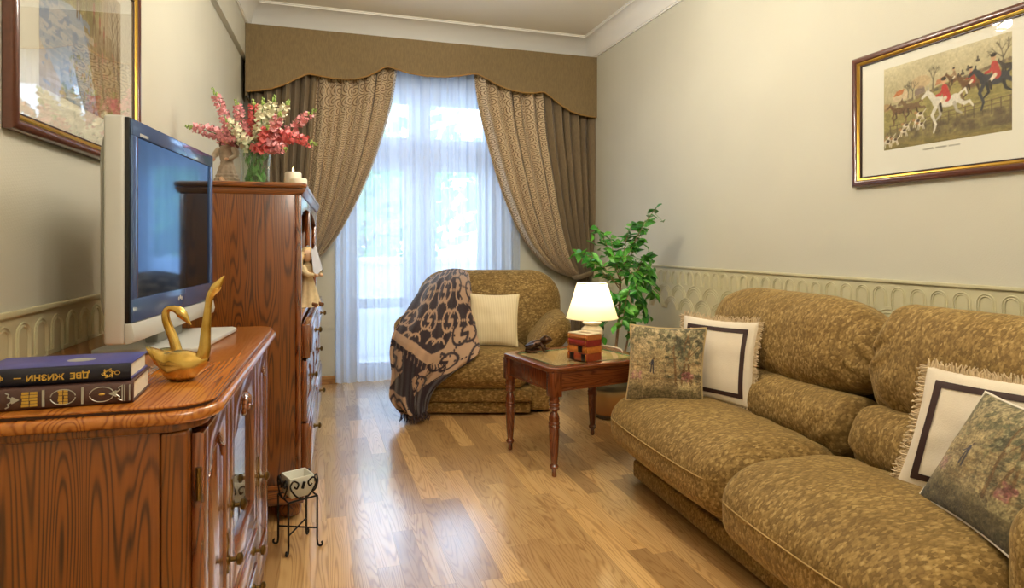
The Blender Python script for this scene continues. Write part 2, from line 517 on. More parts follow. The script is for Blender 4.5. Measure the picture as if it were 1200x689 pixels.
WT = 0.16
wall_r = structure(MB().box(X_R, X_R + WT, Y_F, Y_B + 0.35, 0, Z_C).build('wall_right', M_WALL, smooth=False))
ya, yb = Y_F, Y_B + 0.35
wall_l = structure(MB().prism([(x_left(ya), ya), (x_left(yb), yb), (x_left(yb) - WT, yb), (x_left(ya) - WT, ya)], 'z', 0, Z_C).build('wall_left', M_WALL, smooth=False))
# beam under the ceiling along the left wall
wb = 0.035
MB().prism([(x_left(ya), ya), (x_left(ya) + wb, ya), (x_left(Y_B) + wb, Y_B), (x_left(Y_B), Y_B)], 'z', 2.57, Z_C).build('beam', M_WALL, wall_l, smooth=False)
structure(MB().box(-1.0, X_R + WT, Y_F - WT, Y_F, 0, Z_C).build('wall_front', M_WALL, smooth=False))
WX0, WX1, WZ1 = 0.15, 1.62, 2.56
bw = MB()
bw.box(-0.8, WX0, Y_B, Y_B + 0.30, 0, Z_C); bw.box(WX1, X_R, Y_B, Y_B + 0.30, 0, Z_C); bw.box(WX0, WX1, Y_B, Y_B + 0.30, WZ1, Z_C)
structure(bw.build('wall_back', M_WALL, smooth=False))
structure(MB().box(-1.0, X_R + WT, Y_F - WT, Y_B + 0.35, Z_C, Z_C + 0.12).build('ceiling', M_CEIL, smooth=False))

# cove cornice: profile (distance from wall, z) with small fillets
def cove(p, z0, z1):
    pts = [(0, z0), (0.012, z0), (0.012, z0 + 0.012), (0.018, z0 + 0.014)]
    for k in range(0, 11):
        a = PI / 2 * k / 10
        pts.append((0.018 + (p - 0.036) * (1 - math.cos(a)), z0 + 0.014 + (z1 - z0 - 0.030) * math.sin(a)))
    pts += [(p - 0.010, z1 - 0.016), (p - 0.010, z1 - 0.008), (p, z1 - 0.006), (p, z1), (0, z1)]
    return pts
def sweep_profile(prof, f0, f1):
    n = len(prof); vs = [f0(*p) for p in prof] + [f1(*p) for p in prof]
    return MB().add(vs, [(i, (i + 1) % n, n + (i + 1) % n, n + i) for i in range(n)] + [tuple(range(n))[::-1], tuple(range(n, 2 * n))])
pr = cove(0.128, 2.815, Z_C)
o = sweep_profile(pr, lambda d, z: (X_R - d, Y_F, z), lambda d, z: (X_R - d, Y_B, z)).build('trim_1', M_CORN); structure(o)
pb = cove(0.24, 2.785, Z_C)
o = sweep_profile(pb, lambda d, z: (x_left(Y_B) + wb, Y_B - d, z), lambda d, z: (X_R, Y_B - d, z)).build('trim_2', M_CORN); structure(o)
pl_ = cove(0.115, 2.815, Z_C)
o = sweep_profile(pl_, lambda d, z: (x_left(Y_F) + wb + d, Y_F, z), lambda d, z: (x_left(Y_B) + wb + d, Y_B, z)).build('trim_3', M_CORN); structure(o)

# skirting boards
structure(MB().prism([(0, 0), (-0.018, 0), (-0.018, 0.055), (-0.008, 0.07), (0, 0.07)], 'y', Y_F, Y_B).xf(Matrix.Translation((X_R, 0, 0))).build('baseboard_right', M_BASEB))
o = MB().box(0, 0.016, 0, Y_B - Y_F, 0, 0.07).build('baseboard_left', M_BASEB, bevel=0.004); o.location = (x_left(Y_F), Y_F, 0); o.rotation_euler = (0, 0, WALL_ROT); structure(o)
bb = MB(); bb.box(x_left(Y_B), WX0 + 0.02, Y_B - 0.02, Y_B, 0, 0.07); bb.box(WX1, X_R, Y_B - 0.02, Y_B, 0, 0.07)
structure(bb.build('baseboard_back', M_BASEB, bevel=0.004))
# ================================================================== embossed dado (arches over scallops) on both side walls
SP = 0.092
def arch_mesh():
    mb = MB()
    for r in (0.034, 0.025):
        path = [(0, -r, -0.055)] + [(0, -r * math.cos(a), r * math.sin(a)) for a in np.linspace(0, PI, 11)] + [(0, r, -0.055)]
        mb.tube(path, 0.0030, 5)
    mb.box(-0.004, 0.004, -0.046, -0.028, -0.064, -0.054); mb.box(-0.004, 0.004, 0.028, 0.046, -0.064, -0.054)
    return mb.mesh('arch', M_RELIEF)
def scallop_mesh():
    mb = MB()
    for r in (0.089, 0.074, 0.059):
        mb.tube([(0, -r * math.cos(a), r * math.sin(a)) for a in np.linspace(0, PI, 15)], 0.0033, 5)
    return mb.mesh('scallop', M_RELIEF)
AM, SM = arch_mesh(), scallop_mesh()
def dado(parent, place, sgn, y0, y1, clear):
    """place(y, d) -> (x, y) at distance d off the wall"""
    rot = 0 if sgn > 0 else WALL_ROT
    p0, p1 = place(y0, 0), place(y1, 0); q0, q1 = place(y0, 0.004), place(y1, 0.004)
    d = MB().prism([p0, p1, q1, q0], 'z', 0.08, 0.985).build('dado', M_RELIEF, parent, smooth=False)
    q0, q1 = place(y0, 0.013), place(y1, 0.013)
    MB().prism([p0, p1, q1, q0], 'z', 0.978, 0.992).build('dado_rail', M_RELIEF, parent, bevel=0.003)
    n = int((y1 - y0) / SP)
    for k in range(n):
        y = y0 + SP * (k + 0.5); x, yy = place(y, 0.005)
        if not clear(y): continue
        o = link('arch', AM, None, d); o.location = (x, yy, 0.925); o.rotation_euler = (0, 0, rot)
        if k % 2 == 0:
            for row in range(2):
                yk = y + SP * (0.5 + row); x, yy = place(yk, 0.0055)
                o = link('scallop', SM, None, d); o.location = (x, yy, 0.772 - 0.085 * row); o.rotation_euler = (0, 0, rot)
dado(wall_r, lambda y, d: (X_R - d, y), 1, Y_F, Y_B, lambda y: y > 0.7)
dado(wall_l, lambda y, d: (x_left(y) + d, y), -1, Y_F, Y_B, lambda y: 1.2 < y < 2.8)

# ================================================================== window (tall glazed balcony door pair under a transom light)
YW0, YW1 = Y_B + 0.13, Y_B + 0.20
win = structure(thing('window_1', '', ''))
for k in ('label', 'category'): del win[k]
def member(n, x0, x1, z0, z1, d=0.0): return MB().box(x0, x1, YW0 - d, YW1, z0, z1).build(n, M_FRAME, win, bevel=0.008)
member('window_frame', WX0, WX0 + 0.10, 0, WZ1); member('window_frame', WX1 - 0.12, WX1, 0, WZ1)
member('window_frame', WX0 + 0.10, WX1 - 0.12, 2.42, WZ1); member('window_frame', WX0 + 0.10, WX1 - 0.12, 0, 0.05)
member('mullion', 0.83, 0.905, 0.05, 2.42)
member('transom', WX0 + 0.10, 0.83, 1.84, 1.99, 0.012); member('transom', 0.905, WX1 - 0.12, 1.84, 1.99, 0.012)
for x0, x1, st in ((WX0 + 0.10, 0.83, 0.105), (0.905, WX1 - 0.12, 0.105)):
    for z0, z1, rails in ((0.05, 1.84, (0.59,)), (1.99, 2.42, ())):
        s_ = st if z0 < 1 else 0.06
        lf = MB(); lf.box(x0, x0 + s_, YW0 + 0.01, YW1 - 0.01, z0, z1); lf.box(x1 - s_, x1, YW0 + 0.01, YW1 - 0.01, z0, z1)
        lf.box(x0 + s_, x1 - s_, YW0 + 0.01, YW1 - 0.01, z1 - 0.06, z1); lf.box(x0 + s_, x1 - s_, YW0 + 0.01, YW1 - 0.01, z0, z0 + 0.08)
        for r in rails: lf.box(x0 + s_, x1 - s_, YW0 + 0.01, YW1 - 0.01, r, r + 0.09)
        lf.build('sash', M_FRAME, win, bevel=0.006)
        zs = [z0 + 0.08] + [q for r in rails for q in (r, r + 0.09)] + [z1 - 0.06]
        for a, b in zip(zs[0::2], zs[1::2]):
            MB().box(x0 + s_, x1 - s_, YW0 + 0.034, YW0 + 0.038, a, b).build('pane', M_PANE, win, smooth=False)
hd = MB().tube([(0.80, YW0 - 0.004, 1.06), (0.80, YW0 - 0.04, 1.06), (0.74, YW0 - 0.045, 1.06)], 0.008, 8); hd.build('door_handle', plain('window_brass', S(190, 170, 120), 0.3, 1.0), win)

# ================================================================== outside: balcony, trees
structure(MB().box(-1.6, 3.6, Y_B + 0.30, 6.75, -0.16, -0.03).build('balcony_floor', plain('balcony_concrete', S(190, 190, 190), 0.8, mottle=0.06), smooth=False))
pp = MB().box(-1.6, 3.6, 6.62, 6.70, -0.03, 0.93); pp.box(-1.6, 3.6, 6.58, 6.74, 0.93, 1.0)
for k in range(7): pp.box(-1.5 + k * 0.74, -1.44 + k * 0.74, 6.60, 6.62, 0.0, 0.93)
structure(pp.build('balcony_parapet', plain('parapet_white', S(226, 228, 232), 0.6), bevel=0.01))
M_LEAFOUT = plain('tree_leaf_green', S(122, 168, 84), 0.6, mottle=0.35, mscale=3.0)
M_TRUNK = plain('tree_bark', S(96, 80, 66), 0.9, mottle=0.2)
def garden_tree(x, y, zc, r, label, seed):
    rr = random.Random(seed)
    t = thing('tree', label, 'tree', (x, y, -3.0), 0, 'trees beyond the balcony')
    tr = MB().tube([(0, 0, 0), (0.06, 0.02, zc + 1.6), (-0.05, 0, zc + 3)], [0.16, 0.12, 0.06], 9)
    for k in range(5):
        a = rr.random() * 6.28; tr.tube([(0, 0, zc + 1.6 + 0.25 * k), (math.cos(a) * r * 0.6, math.sin(a) * r * 0.6, zc + 2.5 + 0.3 * k)], [0.05, 0.02], 6)
    tr.build('trunk', M_TRUNK, t)
    cr = MB()
    for k in range(420):
        d = Vector((rr.gauss(0, 1), rr.gauss(0, 1), rr.gauss(0, 1))).normalized() * (r * rr.random() ** 0.45)
        c = Vector((d.x, d.y, zc + 3 + d.z * 0.95)); s = 0.13 + rr.random() * 0.13
        n_ = Vector((rr.gauss(0, 1), rr.gauss(0, 1), rr.gauss(0, 1))).normalized(); a = n_.orthogonal().normalized(); b = n_.cross(a)
        cr.add([c - a * s, c - b * s * 0.6 + n_ * s * 0.2, c + a * s, c + b * s * 0.6 + n_ * s * 0.2], [(0, 1, 2, 3)])
    stuff(cr.build('foliage', M_LEAFOUT, t, smooth=False))
garden_tree(0.9, 10.2, 1.55, 1.25, 'leafy green tree seen through the left glass door', 3)
garden_tree(3.9, 10.8, 1.75, 1.35, 'leafy green tree seen through the right glass door', 5)
garden_tree(2.1, 14.0, 2.6, 1.9, 'tall pale green tree showing through the transom light above the doors', 8)

# ================================================================== curtains
def cloth_sheet(name, fn, nu, nv, uvw, uvh, mat, parent, thick=0.0):
    mb = MB().grid(fn, nu, nv)
    me = bpy.data.meshes.new(name); me.from_pydata(mb.v, [], mb.f)
    uv = me.uv_layers.new(name='UVMap')
    li = np.empty(len(me.loops), int); me.loops.foreach_get('vertex_index', li)
    U = (li % (nu + 1)) / nu * uvw; V = (li // (nu + 1)) / nv * uvh
    uv.data.foreach_set('uv', np.stack([U, V], 1).ravel())
    me.polygons.foreach_set('use_smooth', [True] * len(me.polygons)); me.materials.append(mat)
    return link(name, me, None, parent)

def scroll_fabric(name, c1, c2):
    t = NT(name)
    tc = t.n.new('ShaderNodeTexCoord')
    vo = t.add('ShaderNodeTexVoronoi', _voronoi_dimensions='2D', Vector=tc.outputs['UV'], Scale=23.0, Randomness=0.55)
    su = t.n.new('ShaderNodeVectorMath'); su.operation = 'SUBTRACT'
    t.l.new(tc.outputs['UV'], su.inputs[0]); t.l.new(vo.outputs['Position'], su.inputs[1])
    sp = t.add('ShaderNodeSeparateXYZ', Vector=su.outputs[0])
    an = t.math('ARCTAN2', sp.outputs[1], sp.outputs[0])
    ln = t.n.new('ShaderNodeVectorMath'); ln.operation = 'LENGTH'; t.l.new(su.outputs[0], ln.inputs[0])
    w = t.math('SINE', t.math('ADD', t.math('MULTIPLY', ln.outputs['Value'], 540.0), an))
    f = t.ramp(w, [(0.38, (0, 0, 0, 1)), (0.62, (1, 1, 1, 1))])
    t.set(t.p, 'Base__Color', t.mix(f, c1, c2))
    t.pset(Roughness=t.math('MULTIPLY_ADD', f, 0.3, 0.38), Sheen__Weight=0.2)
    t.bump(f, 0.2, 0.002)
    return t.m
M_SCROLL = scroll_fabric('scroll_brocade', S(212, 192, 158), S(120, 92, 62))
def woven(name, col, rough=0.75):
    t = NT(name)
    ns = t.add('ShaderNodeTexNoise', Vector=t.coords(scale=(1, 1, 0.15)), Scale=220.0, Detail=2.0)
    a = tuple(c * 0.85 for c in col[:3]) + (1,); b = tuple(c * 1.12 for c in col[:3]) + (1,)
    t.set(t.p, 'Base__Color', t.ramp(ns.outputs[0], [(0.35, a), (0.65, b)]))
    t.pset(Roughness=rough, Sheen__Weight=0.2); t.bump(ns.outputs[0], 0.15, 0.002)
    return t.m
M_PLAINCUR = woven('taupe_curtain_cloth', S(126, 108, 80))
M_VALANCE = woven('olive_valance_cloth', S(122, 103, 68))
M_CORD = plain('golden_cord', S(150, 112, 52), 0.55)
YC = 5.165

def swag(name, Lpx, Rpx, npl, mat, parent, uvw, seed, amp=0.040, yc=YC):
    nv, nu = 90, npl * 10
    L = [on_y(x, y, yc) for x, y in Lpx]; R = [on_y(x, y, yc) for x, y in Rpx]
    L[0].z = R[0].z = 2.78
    L = smooth_poly(L, nv + 1); R = smooth_poly(R, nv + 1)
    rr = random.Random(seed); ph = [rr.random() * 0.6 for _ in range(npl + 2)]
    w0 = (R[nv] - L[nv]).length
    def fn(s, v):
        j = round(v * nv); a, b = L[nv - j], R[nv - j]     # v = 0 at the bottom
        w = (b - a).length
        q = s * npl; k = int(q)
        am = amp * min(1.0, 0.35 + w / max(0.25, (L[0] - R[0]).length) * 0.75)
        y = am * math.sin(2 * PI * q + ph[min(k, npl)] * 0.8) + am * 0.35 * math.sin(2 * PI * q * 0.5 + seed + 2.0 * v)
        p = a.lerp(b, s)
        x = p.x + 0.25 * w / npl * math.sin(4 * PI * q) * 0.35
        return (x, yc + y, p.z)
    return cloth_sheet(name, fn, nu, nv, uvw, (L[0] - L[-1]).length * 1.05, mat, parent)

def tail(name, px, y0, w0, w1, npl, mat, parent, yc, seed):
    top = on_y(px, y0, yc)
    def fn(s, v):
        z = 0.02 + (top.z - 0.02) * v; w = w1 + (w0 - w1) * v ** 3
        return (top.x + (s - 0.5) * w, yc + 0.032 * (0.5 + 0.5 * (1 - v)) * math.sin(2 * PI * npl * s + seed + 0.5 * v), z)
    return cloth_sheet(name, fn, npl * 10, 30, 0.6, 1.2, mat, parent)

cr = thing('curtain', 'brown scroll-patterned curtain with taupe side panel swept back beside the ficus', 'curtain', (0, 0, 0), 0, 'tied-back curtain pair')
swag('patterned_panel', [(553, 70), (560, 120), (574, 178), (591, 232), (612, 278), (637, 309), (657, 321), (676, 326)],
     [(636, 70), (641, 150), (649, 205), (657, 255), (667, 298), (674, 315), (678, 321), (680, 324)], 6, M_SCROLL, cr, 0.62, 1)
swag('plain_panel', [(634, 70), (640, 150), (648, 205), (656, 255), (666, 298), (673, 315), (678, 321), (680, 325)],
     [(697, 70), (697, 150), (697, 205), (697, 250), (696, 280), (694, 300), (692, 315), (690, 323)], 6, M_PLAINCUR, cr, 0.5, 4, yc=YC - 0.012)
tail('curtain_tail', 684, 322, 0.10, 0.26, 5, M_PLAINCUR, cr, YC + 0.005, 2)
tb = on_y(683, 322, YC)
MB().tube([(tb.x + 0.085 * math.cos(a), YC - 0.005 + 0.058 * math.sin(a), tb.z + 0.025 * math.cos(a)) for a in np.linspace(0, 2 * PI, 24, endpoint=False)], 0.014, 8, closed=True, flat=1.9).build('tieback', M_PLAINCUR, cr)

cl = thing('curtain', 'brown scroll-patterned curtain with taupe side panel behind the flowers and tall cabinet', 'curtain', (0, 0, 0), 0, 'tied-back curtain pair')
swag('patterned_panel', [(372, 70), (368, 130), (363, 190), (358, 240), (352, 280), (346, 305), (342, 318), (338, 326)],
     [(469, 70), (460, 118), (447, 165), (430, 212), (410, 253), (388, 288), (362, 314), (342, 328)], 7, M_SCROLL, cl, 0.62, 7)
swag('plain_panel', [(293, 70), (294, 130), (297, 190), (302, 240), (308, 280), (316, 305), (326, 318), (332, 326)],
     [(376, 70), (369, 130), (364, 190), (358, 240), (352, 280), (346, 305), (342, 318), (339, 326)], 7, M_PLAINCUR, cl, 0.5, 9, yc=YC - 0.012)
tail('curtain_tail', 335, 324, 0.10, 0.26, 5, M_PLAINCUR, cl, YC + 0.005, 5)
tb = on_y(335, 324, YC)
MB().tube([(tb.x + 0.085 * math.cos(a), YC - 0.005 + 0.058 * math.sin(a), tb.z - 0.025 * math.cos(a)) for a in np.linspace(0, 2 * PI, 24, endpoint=False)], 0.014, 8, closed=True, flat=1.9).build('tieback', M_PLAINCUR, cl)

# sheer
t = NT('white_sheer')
tr = t.add('ShaderNodeBsdfTransparent', Color=(0.96, 0.98, 1, 1)); df = t.add('ShaderNodeBsdfDiffuse', Color=S(232, 238, 250)); tl = t.add('ShaderNodeBsdfTranslucent', Color=S(226, 236, 252))
m1 = t.add('ShaderNodeMixShader', i0=0.62); t.l.new(df.outputs[0], m1.inputs[1]); t.l.new(tl.outputs[0], m1.inputs[2])
m2 = t.add('ShaderNodeMixShader', i0=0.70); t.l.new(tr.outputs[0], m2.inputs[1]); t.l.new(m1.outputs[0], m2.inputs[2])
t.l.new(m2.outputs[0], t.out.inputs['Surface']); t.n.remove(t.p)
M_SHEER = t.m
YS = 5.245
sx0, sx1 = on_y(392, 300, YS).x, on_y(609, 300, YS).x
def sheer_fn(s, v):
    z = 0.012 + 2.77 * v
    q = s + 0.012 * math.sin(9 * s) + 0.006 * math.sin(31 * s)
    y = 0.016 * math.sin(2 * PI * 19 * q) + 0.010 * math.sin(2 * PI * 7.3 * q + 1) + 0.006 * math.sin(2 * PI * 43 * q + 2 * v)
    return (sx0 + (sx1 - sx0) * s + 0.006 * math.sin(2 * PI * 19 * q + 1.3), YS + y, z)
sh = cloth_sheet('sheer_curtain', sheer_fn, 420, 12, 1, 1, M_SHEER, None)
tag(sh, 'white see-through sheer curtain hanging to the floor across the balcony window', 'curtain')

# shaped valance
YV = 5.08
edge_px = [(289.5, 107), (302, 106), (318, 104), (332, 99.5), (346, 93), (357, 88), (363, 86.6), (372, 88.5), (388, 91.5), (404, 93), (418, 92.5), (432, 89), (443, 83.5), (450, 79), (455, 78.2), (464, 81), (480, 86), (500, 89.3), (520, 90.2), (538, 89), (550, 87), (559, 86.6), (570, 92), (582, 99), (596, 105), (612, 108.5), (625, 109.3), (633, 108), (638, 108), (647, 115), (657, 123), (668, 130), (680, 134.5), (690, 136.5), (697, 137.5)]
ev = [on_y(x, y, YV) for x, y in edge_px]
VX0, VX1, VZT = ev[0].x, X_R - 0.012, 2.812
ev[-1].x = VX1
va = thing('valance', 'olive brown fabric valance with scalloped cord-edged hem above the window', 'valance')
vm = MB(); n = len(ev)
front = [(p.x, YV, p.z) for p in ev] + [(VX1, YV, VZT), (VX0, YV, VZT)]
back = [(x, y + 0.012, z) for x, y, z in front]
N = len(front)
vm.add(front + back, [tuple(range(N)), tuple(range(N, 2 * N))[::-1]] + [(i, (i + 1) % N, N + (i + 1) % N, N + i) for i in range(N)])
vm.build('valance_face', M_VALANCE, va, smooth=False)
zr = ev[0].z
MB().box(VX0 - 0.012, VX0, YV, Y_B, zr - 0.03, VZT).build('valance_return', M_VALANCE, va, smooth=False)
MB().box(VX1, VX1 + 0.012, YV, Y_B, ev[-1].z, VZT).build('valance_return', M_VALANCE, va, smooth=False)
MB().box(VX0, VX1, YV + 0.012, Y_B, VZT - 0.025, VZT - 0.002).build('valance_board', M_VALANCE, va, smooth=False)
MB().tube([(p.x, YV - 0.002, p.z) for p in ev], 0.0065, 8).build('cord_edging', M_CORD, va)

# ================================================================== wood of the furniture
OAK_L, OAK_M, OAK_D = S(142, 82, 25), S(115, 60, 15), S(54, 25, 7)
M_OAKZ = oak('stained_oak_upright', 'z', S(140, 80, 24), S(110, 57, 15), S(56, 27, 8), grain=1.2, blotch=0.36, lines=175.0)
M_OAKY = oak('stained_oak_lengthwise', 'y', S(182, 114, 44), S(158, 90, 30), S(114, 57, 17), grain=1.2, rough=0.24, coat=0.5)
M_OAKX = oak('stained_oak_crosswise', 'x', OAK_L, OAK_M, OAK_D, grain=1.2)
M_OAKDOOR = oak('stained_oak_door', 'z', S(140, 76, 34), S(112, 54, 22), S(62, 27, 11), grain=1.5, rough=0.20, coat=1.0)
M_OAKDOOR.node_tree.nodes['Principled BSDF'].inputs['Coat IOR'].default_value = 1.8
M_DARKIN = plain('cabinet_interior', S(70, 36, 18), 0.6)
M_BRASSK = plain('aged_brass', S(120, 96, 52), 0.35, 1.0)
M_GLASS = glassy('cabinet_glass')

def bun_foot(parent, x, y, r=0.04, h=0.06):
    return MB().lathe([(0.6 * r, 0), (0.92 * r, 0.1 * h), (r, 0.45 * h), (0.9 * r, 0.8 * h), (0.6 * r, h)], (x, y, 0), 20).build('foot', M_OAKZ, parent)
def knob(parent, x, y, z, s=1.0):
    mb = MB().lathe([(0.012 * s, 0), (0.012 * s, 0.003), (0.005 * s, 0.006), (0.005 * s, 0.016), (0.013 * s, 0.020), (0.014 * s, 0.027), (0.006 * s, 0.032)], seg=16)
    mb.xf(Matrix.Translation((x, y, z)) @ Matrix.Rotation(PI / 2, 4, 'Y'))
    return mb.build('knob', M_BRASSK, parent)
def escutcheon(parent, x, y, z, h=0.09):
    pts = [(y + 0.009 * math.sin(6 * PI * k / 24) * (1 if k < 24 else 1) + 0.010 * s, z + h * (k / 24 - 0.5)) for s, rng_ in ((1, range(0, 25)), (-1, range(24, -1, -1))) for k in rng_]
    pts = [(y + s * (0.007 + 0.005 * math.cos(4 * PI * k / 24)), z + h * (k / 24 - 0.5)) for s, rg in ((1, range(0, 25)), (-1, range(24, -1, -1))) for k in rg]
    return MB().prism(pts, 'x', x, x + 0.0025).build('key_plate', M_BRASSK, parent)
def arch_outline(y0, y1, z0, z1, rise, n=14):
    """rectangle with an ogee-arched top, outline in (y, z)"""
    pts = [(y0, z0), (y1, z0)]
    for k in range(n + 1):
        s = k / n; y = y1 + (y0 - y1) * s
        w = 1 - abs(2 * s - 1)
        f = (1 - math.cos(PI * min(1, max(0, (w - 0.12) / 0.7)))) / 2
        pts.append((y, z1 - rise + rise * f))
    return pts
def panel_door(name, parent, x, y0, y1, z0, z1, glazed=False, rise=0.05, st=0.045, knob_at=None, hinge_y=None, mat=None):
    mat = mat or M_OAKDOOR
    d = thing(name, '', ''); [d.__delitem__(k) for k in ('label', 'category')]
    d.parent = parent
    th = 0.022
    i0, i1, j0, j1 = y0 + st, y1 - st, z0 + st * 1.3, z1 - st
    fr = MB(); fr.box(x, x + th, y0, i0, z0, z1); fr.box(x, x + th, i1, y1, z0, z1); fr.box(x, x + th, i0, i1, z0, j0)
    top = arch_outline(i0, i1, j0, j1, rise)[2:]
    fr.prism([(i0, z1)] + [(i1, z1)] + top, 'x', x, x + th)
    o = fr.build('door_frame', mat, d, bevel=0.004)
    if glazed:
        MB().prism(arch_outline(i0 - 0.004, i1 + 0.004, j0 - 0.004, j1 + 0.004, rise), 'x', x + 0.006, x + 0.009).build('glass', M_GLASS, d, smooth=False)
        c = (i0 + i1) / 2                       # carved scroll hanging from the top of the arch
        for s in (-1, 1):
            MB().tube(smooth_poly([(x + th, c + s * 0.004, j1 + 0.008), (x + th + 0.004, c + s * 0.03, j1 - 0.004), (x + th + 0.003, c + s * 0.045, j1 - 0.028), (x + th, c + s * 0.026, j1 - 0.036), (x + th, c + s * 0.022, j1 - 0.02)], 16), [0.007] * 12 + [0.005, 0.004, 0.003, 0.002], 8).build('carving', mat, d)
    else:
        e = 0.020
        MB().prism(arch_outline(i0 - 0.003, i1 + 0.003, j0 - 0.003, j1 + 0.003, rise), 'x', x + 0.002, x + 0.008).build('panel_field', mat, d)
        MB().prism(arch_outline(i0 + e, i1 - e, j0 + e, j1 - e, rise * 0.85), 'x', x + 0.008, x + 0.019).build('raised_panel', mat, d, bevel=0.009, seg=2)
    if knob_at:
        escutcheon(d, x + th, knob_at[0], knob_at[1] + 0.02)
        knob(d, x + th, knob_at[0], knob_at[1])
    if hinge_y is not None:
        for hz in (z0 + 0.14 * (z1 - z0), z1 - 0.14 * (z1 - z0)):
            MB().tube([(x + 0.013, hinge_y, hz - 0.03), (x + 0.013, hinge_y, hz + 0.03)], 0.005, 8).build('hinge', M_BRASSK, d)
    return d
def drawer(parent, x, y0, y1, z0, z1, pulls, mat=None, th=0.022):
    mat = mat or M_OAKDOOR
    d = MB().box(x, x + th, y0, y1, z0, z1).build('drawer', mat, parent, bevel=0.005)
    MB().box(x + th - 0.002, x + th + 0.006, y0 + 0.022, y1 - 0.022, z0 + 0.018, z1 - 0.018).build('drawer_field', mat, d, bevel=0.006)
    for y in pulls: knob(d, x + th + 0.006, y, (z0 + z1) / 2)
    return d

# ================================================================== television cabinet
YT0 = 1.262
TVL = 1.075                                      # length along the wall
tvc = thing('tv_cabinet', 'low stained-oak television cabinet with glass door against the left wall', 'cabinet', (x_left(YT0) + 0.012, YT0, 0), WALL_ROT)
BD = 0.465                                       # body depth
# worktop: stacked mouldings with rounded front corners
def top_outline(x1, y0, y1, r, n=8):
    pts = [(0.0, y0)]
    pts += [(x1 - r + r * math.sin(a), y0 + r - r * math.cos(a)) for a in np.linspace(0, PI / 2, n)]
    pts += [(x1 - r + r * math.cos(a), y1 - r + r * math.sin(a)) for a in np.linspace(0, PI / 2, n)]
    return pts + [(0.0, y1)]
ZT = 0.862
tp = MB().prism(top_outline(BD + 0.040, -0.010, TVL + 0.012, 0.075), 'z', ZT - 0.006, ZT)
top = tp.build('top', M_OAKY, tvc, bevel=0.003)
MB().prism(top_outline(BD + 0.036, -0.006, TVL + 0.008, 0.072), 'z', ZT - 0.011, ZT - 0.006).build('top_groove', plain('dark_groove', S(64, 28, 12), 0.4), top, smooth=False)
MB().prism(top_outline(BD + 0.052, -0.022, TVL + 0.020, 0.085), 'z', ZT - 0.034, ZT - 0.011).build('top_moulding', M_OAKY, top, bevel=0.010, seg=4)
MB().prism(top_outline(BD + 0.026, -0.006, TVL + 0.008, 0.065), 'z', ZT - 0.050, ZT - 0.034).build('top_moulding', M_OAKZ, top, bevel=0.005)
zb = ZT - 0.050
MB().box(0.004, BD - 0.045, 0.0, 0.022, 0.07, zb).build('side_panel', M_OAKZ, tvc, bevel=0.002)
MB().box(0.004, BD - 0.045, TVL - 0.022, TVL, 0.07, zb).build('side_panel', M_OAKZ, tvc, bevel=0.002)
for y in (0.0, TVL - 0.045):
    MB().box(BD - 0.045, BD, y, y + 0.045, 0.07, zb).build('corner_post', M_OAKZ, tvc, bevel=0.008, seg=3)
MB().box(0.004, 0.012, 0.022, TVL - 0.022, 0.07, zb).build('back_panel', M_DARKIN, tvc)
MB().box(0.012, BD - 0.046, 0.022, TVL - 0.022, 0.07, 0.09).build('bottom_panel', M_DARKIN, tvc)
MB().box(0.012, BD - 0.06, 0.30, 0.318, 0.09, zb).build('divider', M_DARKIN, tvc)
MB().box(0.012, BD - 0.06, 0.757, 0.775, 0.09, zb).build('divider', M_DARKIN, tvc)
MB().box(0.012, BD - 0.06, 0.318, 0.757, 0.325, 0.342).build('shelf', M_DARKIN, tvc)
MB().prism([(BD - 0.03, 0.07), (BD + 0.018, 0.07), (BD + 0.018, 0.10), (BD + 0.006, 0.118), (BD - 0.03, 0.118)], 'y', -0.004, TVL + 0.004).build('base_moulding', M_OAKZ, tvc, bevel=0.003)
for y in (0.06, TVL - 0.06):
    for x in (0.07, BD - 0.03): bun_foot(tvc, x, y, 0.042, 0.072)
panel_door('door', tvc, BD, 0.030, 0.305, 0.125, zb - 0.012, knob_at=(0.280, 0.44), hinge_y=0.028)
panel_door('door', tvc, BD, 0.312, 0.762, 0.335, zb - 0.012, glazed=True, rise=0.06, st=0.055, knob_at=(0.336, 0.54))
panel_door('door', tvc, BD, 0.769, 1.046, 0.125, zb - 0.012, knob_at=(0.795, 0.44), hinge_y=1.048)
drawer(tvc, BD, 0.312, 0.762, 0.232, 0.328, (0.42, 0.655))
drawer(tvc, BD, 0.312, 0.762, 0.125, 0.226, (0.42, 0.655))

# ================================================================== television
M_SILVER = plain('silver_plastic', S(196, 196, 190), 0.42, 0.15)
M_TVBACK = plain('grey_plastic_back', S(150, 150, 142), 0.5)
M_BEZEL = plain('glossy_bezel', S(70, 88, 132), 0.12, coat=1.0)  # blue in the base colour stands in for the window's reflection
M_SCREEN = plain('glossy_screen', S(12, 14, 22), 0.06, coat=1.0, spec=1.0)
for _m in (M_SCREEN, M_BEZEL):      # specular tinted blue to imitate the window's bluish reflection
    _p = _m.node_tree.nodes['Principled BSDF']; _p.inputs['Coat Weight'].default_value = 0.0; _p.inputs['IOR'].default_value = 2.4; _p.inputs['Specular Tint'].default_value = (0.42, 0.66, 1.0, 1)
M_BLACK = plain('black_gloss', S(12, 12, 14), 0.3)
nearp, farp = Vector((-0.424, 1.690, 0)), Vector((-0.342, 2.365, 0))
tl = (farp - nearp); TW = tl.length; TROT = math.atan2(tl.y, tl.x) - PI / 2
tv = thing('television', 'silver flat-screen television standing on the low oak cabinet', 'television', (nearp.x, nearp.y, ZT), TROT)
